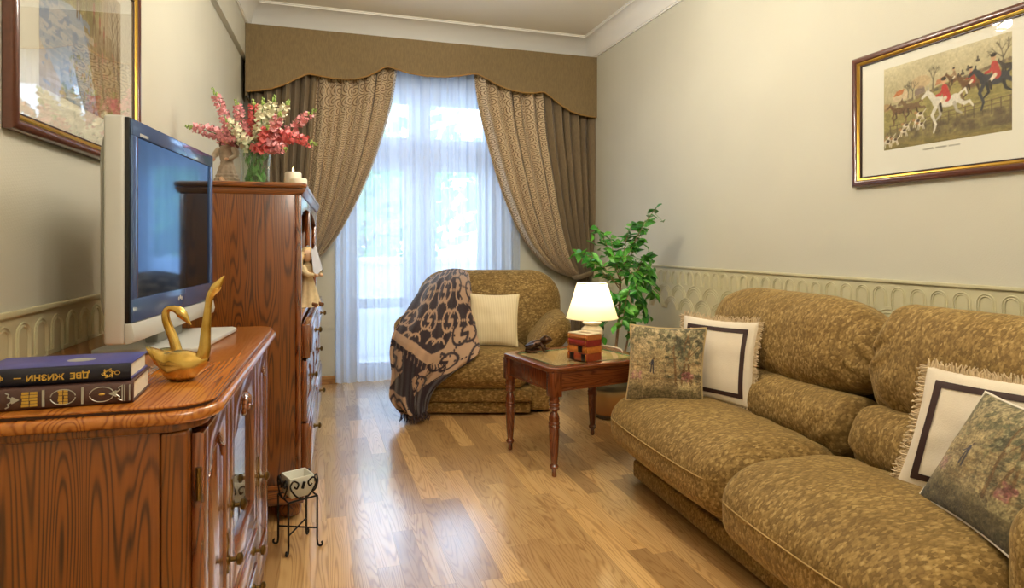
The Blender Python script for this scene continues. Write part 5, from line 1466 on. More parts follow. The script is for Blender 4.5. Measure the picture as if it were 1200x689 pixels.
def throw_pt(a, b):
    i, j = round(a * NU), round(b * NV); p = colS[i][j].copy()
    fold = 0.016 * math.sin(2 * PI * (3.2 * a + 0.55 * math.sin(3 * b)) ) * min(1, 0.25 + 1.2 * b) + 0.008 * math.sin(2 * PI * (7 * a - 1.2 * b)) + 0.010 * noise.noise(Vector((a * 5, b * 6, 1.7)))
    e = max(0.0, 1 - abs(b - 0.47 - 0.07 * a) / 0.05) * (a < 0.76)
    q = p - fwd * (fold + 0.012 * e)
    q.z = max(q.z, 0.008)
    return q
mbt = MB().grid(throw_pt, NU, NV)
me = bpy.data.meshes.new('throw_cloth'); me.from_pydata(mbt.v, [], mbt.f)
A, B = np.meshgrid(np.arange(NU + 1) / NU, np.arange(NV + 1) / NV)
set_print(me, throw_canvas().sample(A, 1 - B)); me.materials.append(M_THROW)
me.polygons.foreach_set('use_smooth', [True] * len(me.polygons))
tc = link('throw_cloth', me, None, th)
md = tc.modifiers.new('thickness', 'SOLIDIFY'); md.thickness = 0.005; md.offset = 0
M_TFR = plain('throw_fringe', S(52, 38, 40), 0.9)
mb = MB(); rr = random.Random(9)
for k in range(34):
    a = k / 33; p = throw_pt(a, 1.0); l = 0.035 + 0.015 * rr.random()
    mb.tube([p, p + Vector((rr.gauss(0, 0.006), -0.012 + rr.gauss(0, 0.006), -min(l, p.z - 0.006) * 0.6)), p + Vector((rr.gauss(0, 0.01), -0.022 + rr.gauss(0, 0.006), -min(l, p.z - 0.006)))], [0.004, 0.003, 0.002], 5)
for k in range(30):
    a = 0.02 + 0.72 * k / 30; b = 0.49 + (0.085 * a / 0.55 if a < 0.55 else 0.085 - 0.10 * (a - 0.55)); p = throw_pt(a, b) - fwd * 0.006
    mb.tube([p, p + Vector((rr.gauss(0, 0.004), -0.008, -0.02)), p + Vector((rr.gauss(0, 0.008), -0.006, -0.042))], [0.0035, 0.003, 0.002], 5)
stuff(mb.build('fringe', M_TFR, th))

# ================================================================== side table
TBR = math.radians(11)
tbc = Vector((1.352, 3.140, 0))
M_MAHO = oak('red_mahogany', 'x', S(122, 64, 28), S(102, 48, 19), S(70, 29, 11), grain=1.8, rough=0.25, coat=0.6)
M_MAHOZ = oak('red_mahogany_upright', 'z', S(118, 60, 27), S(98, 45, 18), S(68, 28, 11), grain=1.8, rough=0.25, coat=0.6)
tb = thing('side_table', 'mahogany side table with turned legs and glass inset beside the sofa', 'table', tbc, TBR)
TZ = 0.540; hx, hy = 0.320, 0.266
def clip_rect(hx, hy, c): return [(-hx + c, -hy), (hx - c, -hy), (hx, -hy + c), (hx, hy - c), (hx - c, hy), (-hx + c, hy), (-hx, hy - c), (-hx, -hy + c)]
def ring_prism(o, i, z0, z1):
    n = len(o); mb = MB(); vs = [(x, y, z0) for x, y in o] + [(x, y, z0) for x, y in i] + [(x, y, z1) for x, y in o] + [(x, y, z1) for x, y in i]
    fs = []
    for k in range(n):
        j = (k + 1) % n
        fs += [(k, j, 2 * n + j, 2 * n + k), (n + j, n + k, 3 * n + k, 3 * n + j), (2 * n + k, 2 * n + j, 3 * n + j, 3 * n + k), (j, k, n + k, n + j)]
    return mb.add(vs, fs)
inner = clip_rect(hx - 0.065, hy - 0.065, 0.012)
ring_prism(clip_rect(hx, hy, 0.040), inner, TZ - 0.024, TZ).build('top_frame', M_MAHO, tb, bevel=0.006, seg=3)
M_INSET = plain('tan_leather_inset', S(204, 168, 112), 0.5, mottle=0.08, mscale=20)
ins = MB().prism([(x * 1.01, y * 1.01) for x, y in inner], 'z', TZ - 0.024, TZ - 0.007).build('inset_panel', M_INSET, tb, smooth=False)
M_TGLASS = glassy('table_glass', (0.95, 0.985, 0.955, 1))
MB().add([(x, y, TZ - 0.002) for x, y in inner], [tuple(range(8))]).build('glass_top', M_TGLASS, tb, smooth=False)
MB().tube([(x * 0.992, y * 0.992, TZ - 0.003) for x, y in inner], 0.0028, 6, closed=True).build('glass_edge', plain('green_glass_edge', S(70, 120, 92), 0.15), tb)
lx, ly = 0.280, 0.228
for s in (-1, 1):
    MB().box(-lx + 0.02, lx - 0.02, s * (ly + 0.008) - 0.009, s * (ly + 0.008) + 0.009, 0.425, TZ - 0.024).build('apron', M_MAHO, tb, bevel=0.002)
    MB().box(s * (lx + 0.008) - 0.009, s * (lx + 0.008) + 0.009, -ly + 0.02, ly - 0.02, 0.425, TZ - 0.024).build('apron', M_MAHOZ, tb, bevel=0.002)
    MB().box(-lx + 0.02, lx - 0.02, s * (ly + 0.008) - 0.012, s * (ly + 0.008) + 0.012, 0.418, 0.430).build('apron_bead', M_MAHO, tb, bevel=0.004)
    MB().box(s * (lx + 0.008) - 0.012, s * (lx + 0.008) + 0.012, -ly + 0.02, ly - 0.02, 0.418, 0.430).build('apron_bead', M_MAHO, tb, bevel=0.004)
legp = [(0.009, 0.0), (0.012, 0.004), (0.011, 0.030), (0.013, 0.036), (0.021, 0.044), (0.023, 0.052), (0.018, 0.060), (0.0150, 0.064), (0.0165, 0.070), (0.021, 0.12), (0.0255, 0.20), (0.0265, 0.238), (0.0285, 0.242), (0.0285, 0.250), (0.026, 0.254), (0.0285, 0.258), (0.0285, 0.266), (0.025, 0.271), (0.027, 0.285), (0.0225, 0.305), (0.016, 0.318), (0.0175, 0.323), (0.0265, 0.330), (0.0275, 0.338), (0.0235, 0.344), (0.0275, 0.350), (0.0275, 0.358), (0.0235, 0.364), (0.0275, 0.370), (0.0275, 0.378), (0.025, 0.384), (0.026, 0.40)]
for sx in (-1, 1):
    for sy in (-1, 1):
        lg = MB().lathe(legp, (sx * lx, sy * ly, 0), 22).build('leg', M_MAHOZ, tb)
        MB().box(sx * lx - 0.029, sx * lx + 0.029, sy * ly - 0.029, sy * ly + 0.029, 0.396, TZ - 0.024).build('leg_block', M_MAHOZ, lg, bevel=0.003)

# box shaped like a stack of old books
nb = Vector((1.321, 2.914, TZ)); aa = Vector((-0.39, 0.92, 0)).normalized(); bbv = Vector((0.92, 0.39, 0)).normalized()
bx = thing('book_box', 'box shaped like a stack of four leather books on the side table', 'box', nb + aa * 0.07 + bbv * 0.055, math.atan2(bbv.y, bbv.x))
# local x = depth (bbv), local y = along the spines (aa); spines face -x
z = 0.001
M_LTAN = plain('tan_book_leather', S(176, 104, 48), 0.4, mottle=0.15, mscale=60); M_LRED = plain('red_book_leather', S(132, 38, 34), 0.4, mottle=0.15, mscale=60)
M_LORG = plain('orange_book_leather', S(186, 112, 46), 0.4, mottle=0.15, mscale=60); M_LRUS = plain('russet_book_leather', S(150, 66, 34), 0.4, mottle=0.15, mscale=60)
for k, (h, mt) in enumerate(((0.042, M_LRUS), (0.034, M_LORG), (0.034, M_LRED), (0.026, M_LTAN))):
    off = (0.0, 0.002, -0.001, 0.001)[k]
    bkp = MB().prism([(-0.050, z), (-0.055 + off, z + 0.008), (-0.0575 + off, z + h / 2), (-0.055 + off, z + h - 0.008), (-0.050, z + h - 0.001), (0.055, z + h - 0.001), (0.055, z)], 'y', -0.070, 0.070).build('faux_book', mt, bx, angle=50)
    for yy in (-0.060, 0.060): MB().box(-0.0600 + off, -0.052, yy - 0.0010, yy + 0.0010, z + 0.004, z + h - 0.005).build('spine_band', M_GOLDFOIL, bkp, smooth=False)
    z += h
for yy, z0_, z1_ in ((0.035, 0.004, 0.040), (-0.045, 0.004, 0.040), (-0.022, 0.047, 0.078)):
    MB().box(-0.0605, -0.052, yy - 0.013, yy + 0.013, z0_, z1_).build('black_label', M_BLACK, bx, bevel=0.002)
lid = ring_prism([(-0.052, -0.069), (0.055, -0.069), (0.055, 0.069), (-0.052, 0.069)], [(-0.018, -0.045), (0.022, -0.045), (0.022, 0.045), (-0.018, 0.045)], z, z + 0.005).build('lid', plain('cream_lid', S(222, 206, 172), 0.5), bx, bevel=0.001)
MB().box(-0.018, 0.022, -0.045, 0.045, z - 0.004, z + 0.002).build('slot', plain('slot_shadowed_wood', S(150, 120, 84), 0.6), bx, smooth=False)

# metal frog
M_BRONZE = NT('dark_bronze'); M_BRONZE.set(M_BRONZE.p, 'Base__Color', S(70, 50, 36)); M_BRONZE.pset(Metallic=0.85, Roughness=0.28); M_BRONZE = M_BRONZE.m
fp = on_z(630, 411, TZ)
fr = thing('frog_figurine', 'dark bronze frog sitting at the left corner of the side table', 'figurine', (fp.x, fp.y, TZ), -YAW - 0.15)
def frog_body(u, v):
    k = v; x = -0.072 + 0.118 * k; w = math.sin(PI * (0.03 + 0.94 * k)) ** 0.7
    zc = 0.024 + 0.028 * k; ry = 0.036 * w * (1 - 0.2 * k); rz = 0.024 * w
    a = 2 * PI * u; return (x, ry * math.cos(a), max(0.003, zc + rz * math.sin(a)))
MB().grid(frog_body, 22, 16, closed_u=True).build('body', M_BRONZE, fr)
MB().tube([(0.022, 0, 0.052), (0.042, 0, 0.060), (0.060, 0, 0.064), (0.074, 0, 0.062), (0.082, 0, 0.060)], [0.020, 0.025, 0.023, 0.015, 0.004], 16).build('head', M_BRONZE, fr)
for s in (-1, 1):
    MB().ball((0.046, s * 0.016, 0.082), (0.009, 0.008, 0.009), 12, 8).build('eye', M_BRONZE, fr)
    MB().tube(smooth_poly([(0.020, s * 0.024, 0.042), (0.034, s * 0.044, 0.028), (0.040, s * 0.046, 0.006), (0.062, s * 0.050, 0.004)], 14), [0.010] * 6 + [0.008, 0.007, 0.006, 0.006, 0.005, 0.005, 0.004, 0.003], 9).build('front_leg', M_BRONZE, fr)
    MB().tube(smooth_poly([(-0.055, s * 0.022, 0.024), (-0.010, s * 0.050, 0.040), (-0.060, s * 0.052, 0.010), (-0.015, s * 0.060, 0.004), (0.006, s * 0.064, 0.003)], 22), [0.012] * 6 + [0.011] * 4 + [0.009] * 4 + [0.006] * 4 + [0.004] * 4, 9).build('hind_leg', M_BRONZE, fr)

# table lamp
LPW = Vector((1.560, 3.372, TZ))
lp = thing('table_lamp', 'lit table lamp with cream shade and white ceramic base on the side table', 'lamp', LPW, 0)
M_CERAM = plain('white_ceramic', S(238, 232, 216), 0.2, coat=0.5)
MB().lathe([(0.002, 0.0005), (0.048, 0.0005), (0.052, 0.008), (0.046, 0.016), (0.034, 0.022), (0.036, 0.030), (0.058, 0.052), (0.068, 0.080), (0.064, 0.104), (0.046, 0.120), (0.038, 0.126), (0.054, 0.134), (0.057, 0.143), (0.046, 0.152), (0.022, 0.160), (0.014, 0.166), (0.013, 0.176), (0.002, 0.177)], seg=36, cap=False).build('lamp_base', M_CERAM, lp)
MB().tube([(0, 0, 0.17), (0, 0, 0.245)], 0.008, 10).build('socket', M_BRASSK, lp)
t = NT('lamp_shade_cloth')
df = t.add('ShaderNodeBsdfDiffuse', Color=S(250, 240, 214)); tl2 = t.add('ShaderNodeBsdfTranslucent', Color=S(255, 238, 200))
m1 = t.add('ShaderNodeMixShader', i0=0.55); t.l.new(df.outputs[0], m1.inputs[1]); t.l.new(tl2.outputs[0], m1.inputs[2]); t.l.new(m1.outputs[0], t.out.inputs['Surface']); t.n.remove(t.p)
sh_ = MB().lathe([(0.152, 0.168), (0.088, 0.372)], seg=44, cap=False).build('lamp_shade', t.m, lp)
for r, z_ in ((0.1525, 0.168), (0.0885, 0.372)):
    MB().tube([(r * math.cos(a), r * math.sin(a), z_) for a in np.linspace(0, 2 * PI, 44, endpoint=False)], 0.0022, 6, closed=True).build('shade_trim', plain('shade_trim_cloth', S(236, 222, 186), 0.7), sh_)
sp = MB()
for k in range(3):
    a = k * 2 * PI / 3; sp.tube([(0, 0, 0.365), (0.0875 * math.cos(a), 0.0875 * math.sin(a), 0.370)], 0.0015, 6)
sp.tube([(0, 0, 0.245), (0, 0, 0.367)], 0.002, 6); sp.build('shade_spider', M_BRASSK, sh_)
bulb = MB().ball((0, 0, 0.262), (0.024, 0.024, 0.030), 16, 10).build('bulb', plain('bulb_glow', S(255, 240, 210), 0.4, emit=S(255, 214, 150), estr=10.0), lp)
MB().tube(smooth_poly([(0.05, -0.01, 0.006), (0.09, -0.07, 0.004), (0.10, -0.16, 0.004), (0.075, -0.24, 0.004)], 20), 0.0035, 7).build('cord', M_CERAM, lp)
l = bpy.data.lights.new('table_lamp_bulb', 'POINT'); l.energy = TABLE_LAMP_W; l.color = (1.0, 0.85, 0.63); l.shadow_soft_size = 0.03
lo = bpy.data.objects.new('table_lamp_bulb', l); COL.objects.link(lo); lo.parent = lp; lo.location = (0, 0, 0.305)

# ================================================================== ficus
FP = Vector((1.870, 3.745, 0))
pt = thing('flower_pot', 'glazed brown ceramic plant pot with dark bands on the floor behind the table', 'pot', FP)
t = NT('banded_pot_glaze'); sz = t.add('ShaderNodeSeparateXYZ', Vector=t.coords())
t.set(t.p, 'Base__Color', t.ramp(t.math('MULTIPLY', sz.outputs[2], 3.6), [(0.0, S(40, 34, 26)), (0.10, S(44, 36, 26)), (0.14, S(150, 98, 52)), (0.55, S(164, 122, 66)), (0.66, S(150, 128, 84)), (0.72, S(50, 52, 44)), (0.80, S(58, 60, 50)), (0.86, S(96, 96, 76))])); t.pset(Roughness=0.25, Coat__Weight=0.6)
MB().lathe([(0.002, 0.001), (0.105, 0.001), (0.118, 0.012), (0.122, 0.03), (0.140, 0.12), (0.146, 0.20), (0.150, 0.225), (0.158, 0.235), (0.158, 0.262), (0.148, 0.266), (0.138, 0.255), (0.134, 0.235), (0.002, 0.235)], seg=40, cap=False).build('pot_body', t.m, pt)
MB().lathe([(0.002, 0.244), (0.06, 0.247), (0.135, 0.2365)], seg=24, cap=False).build('soil', plain('potting_soil', S(62, 44, 32), 0.95, bump=0.6, bscale=90), pt)
fic = thing('ficus_plant', 'tall green weeping fig growing in the pot behind the table lamp', 'plant', (FP.x, FP.y, 0.240))
M_BARK = plain('ficus_bark', S(140, 112, 80), 0.8, mottle=0.2, mscale=60)
M_FIC = NT('ficus_leaf')
_oi = M_FIC.add('ShaderNodeObjectInfo')
M_FIC.set(M_FIC.p, 'Base__Color', M_FIC.ramp(_oi.outputs['Random'], [(0.0, S(28, 92, 24)), (0.5, S(52, 134, 38)), (1.0, S(100, 170, 62))])); M_FIC.pset(Roughness=0.35); M_FIC = M_FIC.m
inv = Vector((FP.x, FP.y, 0.240))
def fpx(px, py, t): return at_depth(px, py, t) - inv
TF = 4.13
trunk = smooth_poly([Vector((0, 0, 0.002)), fpx(722, 405, TF), fpx(726, 360, TF), fpx(727, 320, TF)], 24)
MB().tube(trunk, [0.011 - 0.004 * i / 23 for i in range(24)], 9).build('trunk', M_BARK, fic)
trunk2 = smooth_poly([Vector((0.02, 0.02, 0.002)), fpx(733, 410, TF + 0.05), fpx(738, 370, TF + 0.08), fpx(742, 330, TF + 0.1)], 20)
MB().tube(trunk2, [0.008 - 0.003 * i / 19 for i in range(20)], 9).build('trunk', M_BARK, fic)
lmv = []; nL = 7
def leaf_mesh():
    mb = MB(); L = 1.0; vs = []; prof = [(0, 0.02), (0.15, 0.16), (0.35, 0.25), (0.55, 0.24), (0.75, 0.15), (0.90, 0.05), (1.0, 0.0)]
    for x, w in prof: vs += [(x, -w, 0.10 * w - 0.25 * x * x), (x, 0, -0.06 * (1 if w else 0) - 0.25 * x * x), (x, w, 0.10 * w - 0.25 * x * x)]
    fs = [(i * 3 + j, (i + 1) * 3 + j, (i + 1) * 3 + j + 1, i * 3 + j + 1) for i in range(len(prof) - 1) for j in (0, 1)]
    return mb.add(vs, fs).mesh('leaf', M_FIC)
LM = leaf_mesh()
rr = random.Random(12)
tips = [((727, 320), (748, 275), (769, 243), 0.0), ((727, 325), (733, 285), (741, 262), 0.1), ((727, 330), (712, 290), (700, 266), -0.05), ((727, 340), (700, 305), (672, 296), -0.12),
        ((727, 335), (704, 318), (690, 300), 0.10), ((742, 330), (756, 325), (766, 346), 0.05), ((742, 335), (752, 305), (760, 300), -0.10), ((742, 345), (752, 350), (756, 372), 0.0),
        ((727, 350), (738, 370), (742, 398), -0.12), ((727, 355), (710, 372), (700, 396), 0.05), ((742, 330), (752, 310), (763, 322), 0.15), ((727, 318), (719, 296), (716, 280), 0.12),
        ((727, 330), (741, 320), (747, 342), -0.15), ((727, 318), (744, 290), (756, 258), 0.12), ((727, 345), (715, 345), (706, 352), -0.14), ((742, 335), (736, 345), (728, 382), -0.16), ((727, 325), (722, 305), (735, 300), -0.15)]
cnt = 0; extra = MB(); LV = [v.co.copy() for v in LM.vertices]; LF = [tuple(p.vertices) for p in LM.polygons]
for (a, b, c, dt) in tips:
    path = smooth_poly([fpx(a[0], a[1], TF), fpx(b[0], b[1], TF + dt * 0.6), fpx(c[0], c[1], TF + dt)], 18)
    MB().tube(path, [0.0040 - 0.0026 * i / 17 for i in range(18)], 6).build('branch', M_BARK, fic)
    n = 17
    for k in range(n):
        s = 0.22 + 0.78 * k / (n - 1); i = min(16, int(s * 17)); p = path[i]; d = (path[i + 1] - path[i]).normalized()
        sd = d.cross(Vector((0, 0, 1))); sd = sd.normalized() if sd.length > 0.05 else Vector((1, 0, 0))
        o_ = (sd * (1 if k % 2 else -1) * (0.8 + 0.3 * rr.random()) + d * 0.5 + Vector((rr.gauss(0, 0.35), rr.gauss(0, 0.35), -0.25 + rr.gauss(0, 0.3)))).normalized()
        up = (Vector((rr.gauss(0, 0.4), -0.7 + rr.gauss(0, 0.4), 0.8)) ); y_ = up.cross(o_).normalized(); z_ = o_.cross(y_)
        sc_ = 0.076 * (0.75 + 0.5 * rr.random())
        M = Matrix(((o_.x, y_.x, z_.x, 0), (o_.y, y_.y, z_.y, 0), (o_.z, y_.z, z_.z, 0), (0, 0, 0, 1)))
        o = link('leaf', LM, None, fic); o.matrix_local = Matrix.Translation(p) @ M @ Matrix.Scale(sc_, 4); cnt += 1
        if k % 3:
            q = p + Vector((rr.gauss(0, 0.025), rr.gauss(0, 0.03), rr.gauss(0, 0.03) - 0.01)); M2 = Matrix.Translation(q) @ M @ Matrix.Rotation(rr.uniform(-1.6, 1.6), 4, 'Z') @ Matrix.Rotation(rr.uniform(-0.6, 0.6), 4, 'X') @ Matrix.Scale(sc_ * 0.9, 4)
            extra.add([M2 @ v for v in LV], LF); extra.tube([p, q], 0.0012, 4)
stuff(extra.build('small_foliage', M_FIC, fic))

# ================================================================== right picture
def hunt_print():
    c = Canvas(330, 200, (196, 190, 150)); f = c.fractal(5, 4, 41); g = c.fractal(30, 20, 42, 4); h = c.fractal(12, 60, 43, 3)
    sky = np.clip(1 - c.Y * 2.2, 0, 1)[..., None]
    c.a[:] = np.array((204, 196, 160)) * sky + np.array((176, 164, 124)) * (1 - sky) + (f - 0.5)[..., None] * 34
    hl = 0.50 - 0.24 * c.X + 0.03 * np.sin(c.X * 9)
    c.put((c.Y - hl) * 60, (142, 132, 76), 1.0)
    c.put(np.clip((c.Y - hl) * 30, 0, 1) * np.clip((g - 0.5) * 8, 0, 1), (116, 108, 62), 0.6); c.put(np.clip((c.Y - hl) * 30, 0, 1) * (h > 0.58), (176, 162, 98), 0.5)
    for k in range(90):
        x = rng.random(); y = 0.50 - 0.24 * x + 0.02; c.ell(x, y - 0.01, 0.014, 0.022, [(110, 96, 78), (132, 112, 84), (84, 76, 60)][k % 3], 0.7)
    # farm buildings
    c.poly([(0.09, 0.44), (0.22, 0.42), (0.22, 0.34), (0.18, 0.30), (0.12, 0.31), (0.09, 0.36)], (206, 186, 150)); c.poly([(0.09, 0.37), (0.12, 0.31), (0.19, 0.30), (0.17, 0.36)], (184, 108, 62))
    c.poly([(0.28, 0.42), (0.37, 0.40), (0.36, 0.33), (0.32, 0.31), (0.28, 0.36)], (128, 112, 104)); c.poly([(0.45, 0.36), (0.54, 0.33), (0.52, 0.27), (0.46, 0.30)], (178, 120, 84))
    c.ell(0.02, 0.48, 0.05, 0.05, (168, 128, 84), 0.7); c.ell(0.33, 0.27, 0.09, 0.08, (196, 158, 118), 0.5)
    def twig(x, y, ang, L, w, depth):
        x1, y1 = x + L * math.sin(ang) / c.as_, y - L * math.cos(ang); c.line((x, y), (x1, y1), w, (88, 80, 66), 0.85, w * 0.6)
        if depth:
            for da in (-0.55, -0.1, 0.45): twig(x1, y1, ang + da + 0.25 * rng.normal(), L * (0.62 + 0.2 * rng.random()), w * 0.6, depth - 1)
    def bare(x, y, H, s=1.0): twig(x, y, 0.05, H * 0.36, 0.010 * s, 3)
    bare(0.26, 0.44, 0.24); bare(0.43, 0.38, 0.27); bare(0.94, 0.36, 0.34, 1.3); bare(0.22, 0.42, 0.18, 0.7)
    # fence and hedge
    for y in (0.66, 0.71): c.line((0.05, y + 0.06), (1.0, y - 0.02), 0.005, (96, 78, 56), 0.85)
    for k in range(16): x = 0.06 + k * 0.062; c.line((x, 0.66 + 0.06 - 0.08 * x), (x, 0.80), 0.007, (86, 70, 52), 0.9)
    c.put(np.clip((c.Y - 0.76 + 0.05 * c.X) * 25, 0, 1) * np.clip((0.96 - 0.07 * c.X * 0 - c.Y) * 25, 0, 1) * np.clip(g * 2 - 0.35, 0, 1), (84, 70, 54), 0.95)
    c.put(np.clip((c.Y - 0.86 - 0.06 * c.X) * 14, 0, 1), (134, 118, 66), 0.9); c.put(np.clip((c.Y - 0.86) * 9, 0, 1) * (h > 0.54), (92, 84, 48), 0.6)
    def horse(x, y, s, col, dark, flip=-1, legs=1):
        c.ell(x, y, 0.075 * s, 0.055 * s, col, 1, -0.15 * flip); c.ell(x + flip * 0.055 * s, y - 0.015 * s, 0.032 * s, 0.050 * s, col); c.ell(x - flip * 0.060 * s, y - 0.006 * s, 0.034 * s, 0.050 * s, col)
        c.path([(x + flip * 0.06 * s, y - 0.02 * s), (x + flip * 0.095 * s, y - 0.085 * s), (x + flip * 0.115 * s, y - 0.115 * s)], 0.034 * s, col, 1, 0.020 * s)
        c.path([(x + flip * 0.112 * s, y - 0.118 * s), (x + flip * 0.150 * s, y - 0.075 * s)], 0.020 * s, col, 1, 0.012 * s); c.line((x + flip * 0.112 * s, y - 0.13 * s), (x + flip * 0.108 * s, y - 0.155 * s), 0.008 * s, dark)
        c.path([(x + flip * 0.06 * s, y + 0.03 * s), (x + flip * 0.085 * s, y + 0.10 * s), (x + flip * 0.060 * s, y + 0.19 * s), (x + flip * 0.075 * s, y + 0.26 * s)], 0.020 * s, col, 1, 0.008 * s)
        c.path([(x + flip * 0.04 * s, y + 0.03 * s), (x + flip * 0.03 * s, y + 0.11 * s), (x + flip * 0.058 * s, y + 0.15 * s)], 0.018 * s, dark, 1, 0.008 * s)
        c.path([(x - flip * 0.075 * s, y + 0.01 * s), (x - flip * 0.115 * s, y + 0.05 * s), (x - flip * 0.145 * s, y + 0.04 * s), (x - flip * 0.165 * s, y + 0.085 * s)], 0.022 * s, col, 1, 0.008 * s)
        c.path([(x - flip * 0.055 * s, y + 0.03 * s), (x - flip * 0.07 * s, y + 0.10 * s), (x - flip * 0.10 * s, y + 0.13 * s)], 0.018 * s, dark, 1, 0.008 * s)
        c.path([(x - flip * 0.085 * s, y - 0.04 * s), (x - flip * 0.12 * s, y - 0.075 * s), (x - flip * 0.13 * s, y - 0.03 * s)], 0.012 * s, col, 1, 0.008 * s)
    def rider(x, y, s, coat):
        c.path([(x + 0.012 * s, y), (x - 0.006 * s, y - 0.10 * s)], 0.040 * s, coat, 1, 0.034 * s); c.path([(x - 0.01 * s, y - 0.09 * s), (x - 0.035 * s, y - 0.045 * s), (x - 0.06 * s, y - 0.04 * s)], 0.017 * s, coat, 1, 0.012 * s)
        c.ell(x - 0.012 * s, y - 0.165 * s, 0.017 * s, 0.032 * s, (206, 158, 122)); c.ell(x - 0.012 * s, y - 0.190 * s, 0.020 * s, 0.020 * s, (36, 30, 30))
        c.path([(x, y), (x - 0.035 * s, y + 0.05 * s)], 0.020 * s, (226, 214, 186), 1, 0.016 * s); c.path([(x - 0.035 * s, y + 0.05 * s), (x - 0.025 * s, y + 0.12 * s)], 0.015 * s, (40, 30, 28), 1, 0.012 * s)
    horse(0.60, 0.33, 0.55, (94, 66, 44), (64, 44, 30), -1); rider(0.60, 0.31, 0.5, (150, 120, 90))
    for x, y in ((0.66, 0.30), (0.70, 0.27), (0.77, 0.20), (0.63, 0.33)): c.ell(x, y, 0.016, 0.018, (66, 58, 52), 0.9); c.ell(x, y - 0.03, 0.008, 0.018, (66, 58, 52), 0.9)
    horse(0.98, 0.34, 0.6, (52, 46, 44), (36, 32, 32), -1)
    horse(0.14, 0.55, 0.70, (96, 68, 46), (62, 44, 32), -1); horse(0.25, 0.53, 0.75, (110, 84, 58), (70, 52, 38), -1)
    horse(0.72, 0.43, 0.85, (104, 74, 50), (60, 44, 34), -1); rider(0.73, 0.40, 0.75, (158, 54, 44))
    horse(0.88, 0.44, 1.15, (44, 46, 56), (30, 30, 36), -1); rider(0.89, 0.40, 1.1, (176, 52, 50))
    horse(0.53, 0.56, 1.25, (222, 218, 204), (178, 172, 156), -1); rider(0.53, 0.52, 1.15, (184, 50, 48))
    def hound(x, y, s):
        c.ell(x, y, 0.030 * s, 0.026 * s, (226, 218, 196)); c.ell(x + 0.008 * s, y - 0.006 * s, 0.016 * s, 0.018 * s, (70, 52, 40)); c.ell(x - 0.030 * s, y - 0.020 * s, 0.014 * s, 0.018 * s, (176, 128, 84))
        for dx in (-0.022, -0.012, 0.016, 0.024): c.line((x + dx * s, y + 0.015 * s), (x + dx * 1.5 * s, y + 0.065 * s), 0.006 * s, (216, 206, 182))
        c.line((x + 0.028 * s, y - 0.01 * s), (x + 0.05 * s, y - 0.045 * s), 0.005 * s, (226, 218, 196))
    for a in ((0.06, 0.86, 1.0), (0.03, 0.90, 1.1), (0.10, 0.89, 1.0), (0.20, 0.74, 1.0), (0.18, 0.80, 1.0), (0.32, 0.64, 1.1), (0.30, 0.72, 1.0), (0.33, 0.76, 0.9)): hound(*a)
    c.a = (c.a * 0.86 + np.array((176, 166, 132)) * 0.14) * (1.0 + 0.18 * (c.fractal(60, 40, 77, 3) - 0.5) + 0.14 * (c.fractal(140, 90, 78, 2) - 0.5))[..., None]
    return c
yr0, yr1 = 2.285, 1.435
MR = Matrix.Translation((X_R - 0.003, yr0, 1.408)) @ Matrix.Rotation(-PI / 2, 4, 'Z')
rp = picture('framed_picture', 'framed fox-hunting print with red-coated riders hanging above the sofa', MR, yr0 - yr1, 0.595, hunt_print(), (0.160, 0.150, 0.088), (330, 200))
# script caption under the print: a thin pencil-like line of writing
cap = MB()
for k in range(3): 
    cap.tube([(0.345 + 0.055 * k + 0.0012 * i, -0.0060, 0.128 + 0.0035 * math.sin(i * 1.3 + k) * (1 if i % 5 else 1.6)) for i in range(40)], 0.0005, 4)
cap.build('caption', plain('caption_ink', S(130, 124, 112), 0.8), rp)

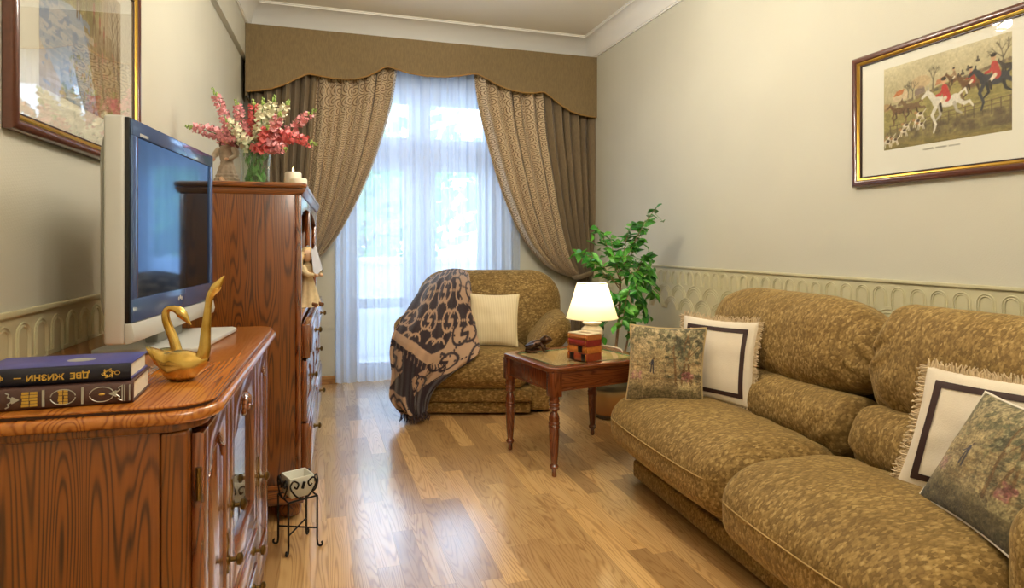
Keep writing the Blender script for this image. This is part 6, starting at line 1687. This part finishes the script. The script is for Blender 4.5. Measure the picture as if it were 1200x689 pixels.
# ================================================================== ceiling chandeliers out of view; the second is added light for the near end
M_BRASS_L = plain('lamp_brass', S(190, 150, 84), 0.3, 1.0)
t = NT('frosted_globe')
_tr = t.add('ShaderNodeBsdfTransparent'); _em = t.add('ShaderNodeEmission', Color=S(255, 232, 196), Strength=4.0); _mx = t.add('ShaderNodeMixShader', i0=0.35)
t.l.new(_tr.outputs[0], _mx.inputs[1]); t.l.new(_em.outputs[0], _mx.inputs[2]); t.l.new(_mx.outputs[0], t.out.inputs['Surface']); t.n.remove(t.p)
M_GLOBE = t.m
for CX, CY, LBL in ((0.82, 2.78, 'brass five-arm chandelier hanging over the middle of the room'), (0.75, 0.20, 'brass five-arm chandelier added out of view to light the end of the room away from the window')):
  ch = thing('chandelier', LBL, 'chandelier', (CX, CY, Z_C), 0, 'ceiling chandeliers')
  MB().lathe([(0.001, 0), (0.06, 0), (0.055, -0.02), (0.02, -0.035), (0.008, -0.04), (0.008, -0.50), (0.03, -0.505), (0.04, -0.52), (0.02, -0.54), (0.001, -0.545)][::-1], seg=24).build('stem', M_BRASS_L, ch)
  for k in range(5):
      a = 2 * PI * k / 5 + 0.3; c, s = math.cos(a), math.sin(a)
      MB().tube(smooth_poly([(0.02 * c, 0.02 * s, -0.52), (0.14 * c, 0.14 * s, -0.545), (0.25 * c, 0.25 * s, -0.53), (0.27 * c, 0.27 * s, -0.50)], 12), 0.007, 8).build('arm', M_BRASS_L, ch)
      MB().lathe([(0.012, 0), (0.03, 0.006), (0.032, 0.018), (0.02, 0.02)], (0.27 * c, 0.27 * s, -0.50), 18).build('bulb_cup', M_BRASS_L, ch)
      g = MB().lathe([(0.028, 0.02), (0.055, 0.04), (0.068, 0.075), (0.062, 0.11), (0.045, 0.135)], (0.27 * c, 0.27 * s, -0.50), 20, cap=False).build('globe', M_GLOBE, ch)
      g.visible_shadow = True
      l = bpy.data.lights.new('chandelier_bulb', 'POINT'); l.energy = CHANDELIER_W; l.color = (1.0, 0.925, 0.81); l.shadow_soft_size = 0.05
      lo = bpy.data.objects.new('chandelier_bulb', l); COL.objects.link(lo); lo.parent = ch; lo.location = (0.27 * c, 0.27 * s, -0.425)
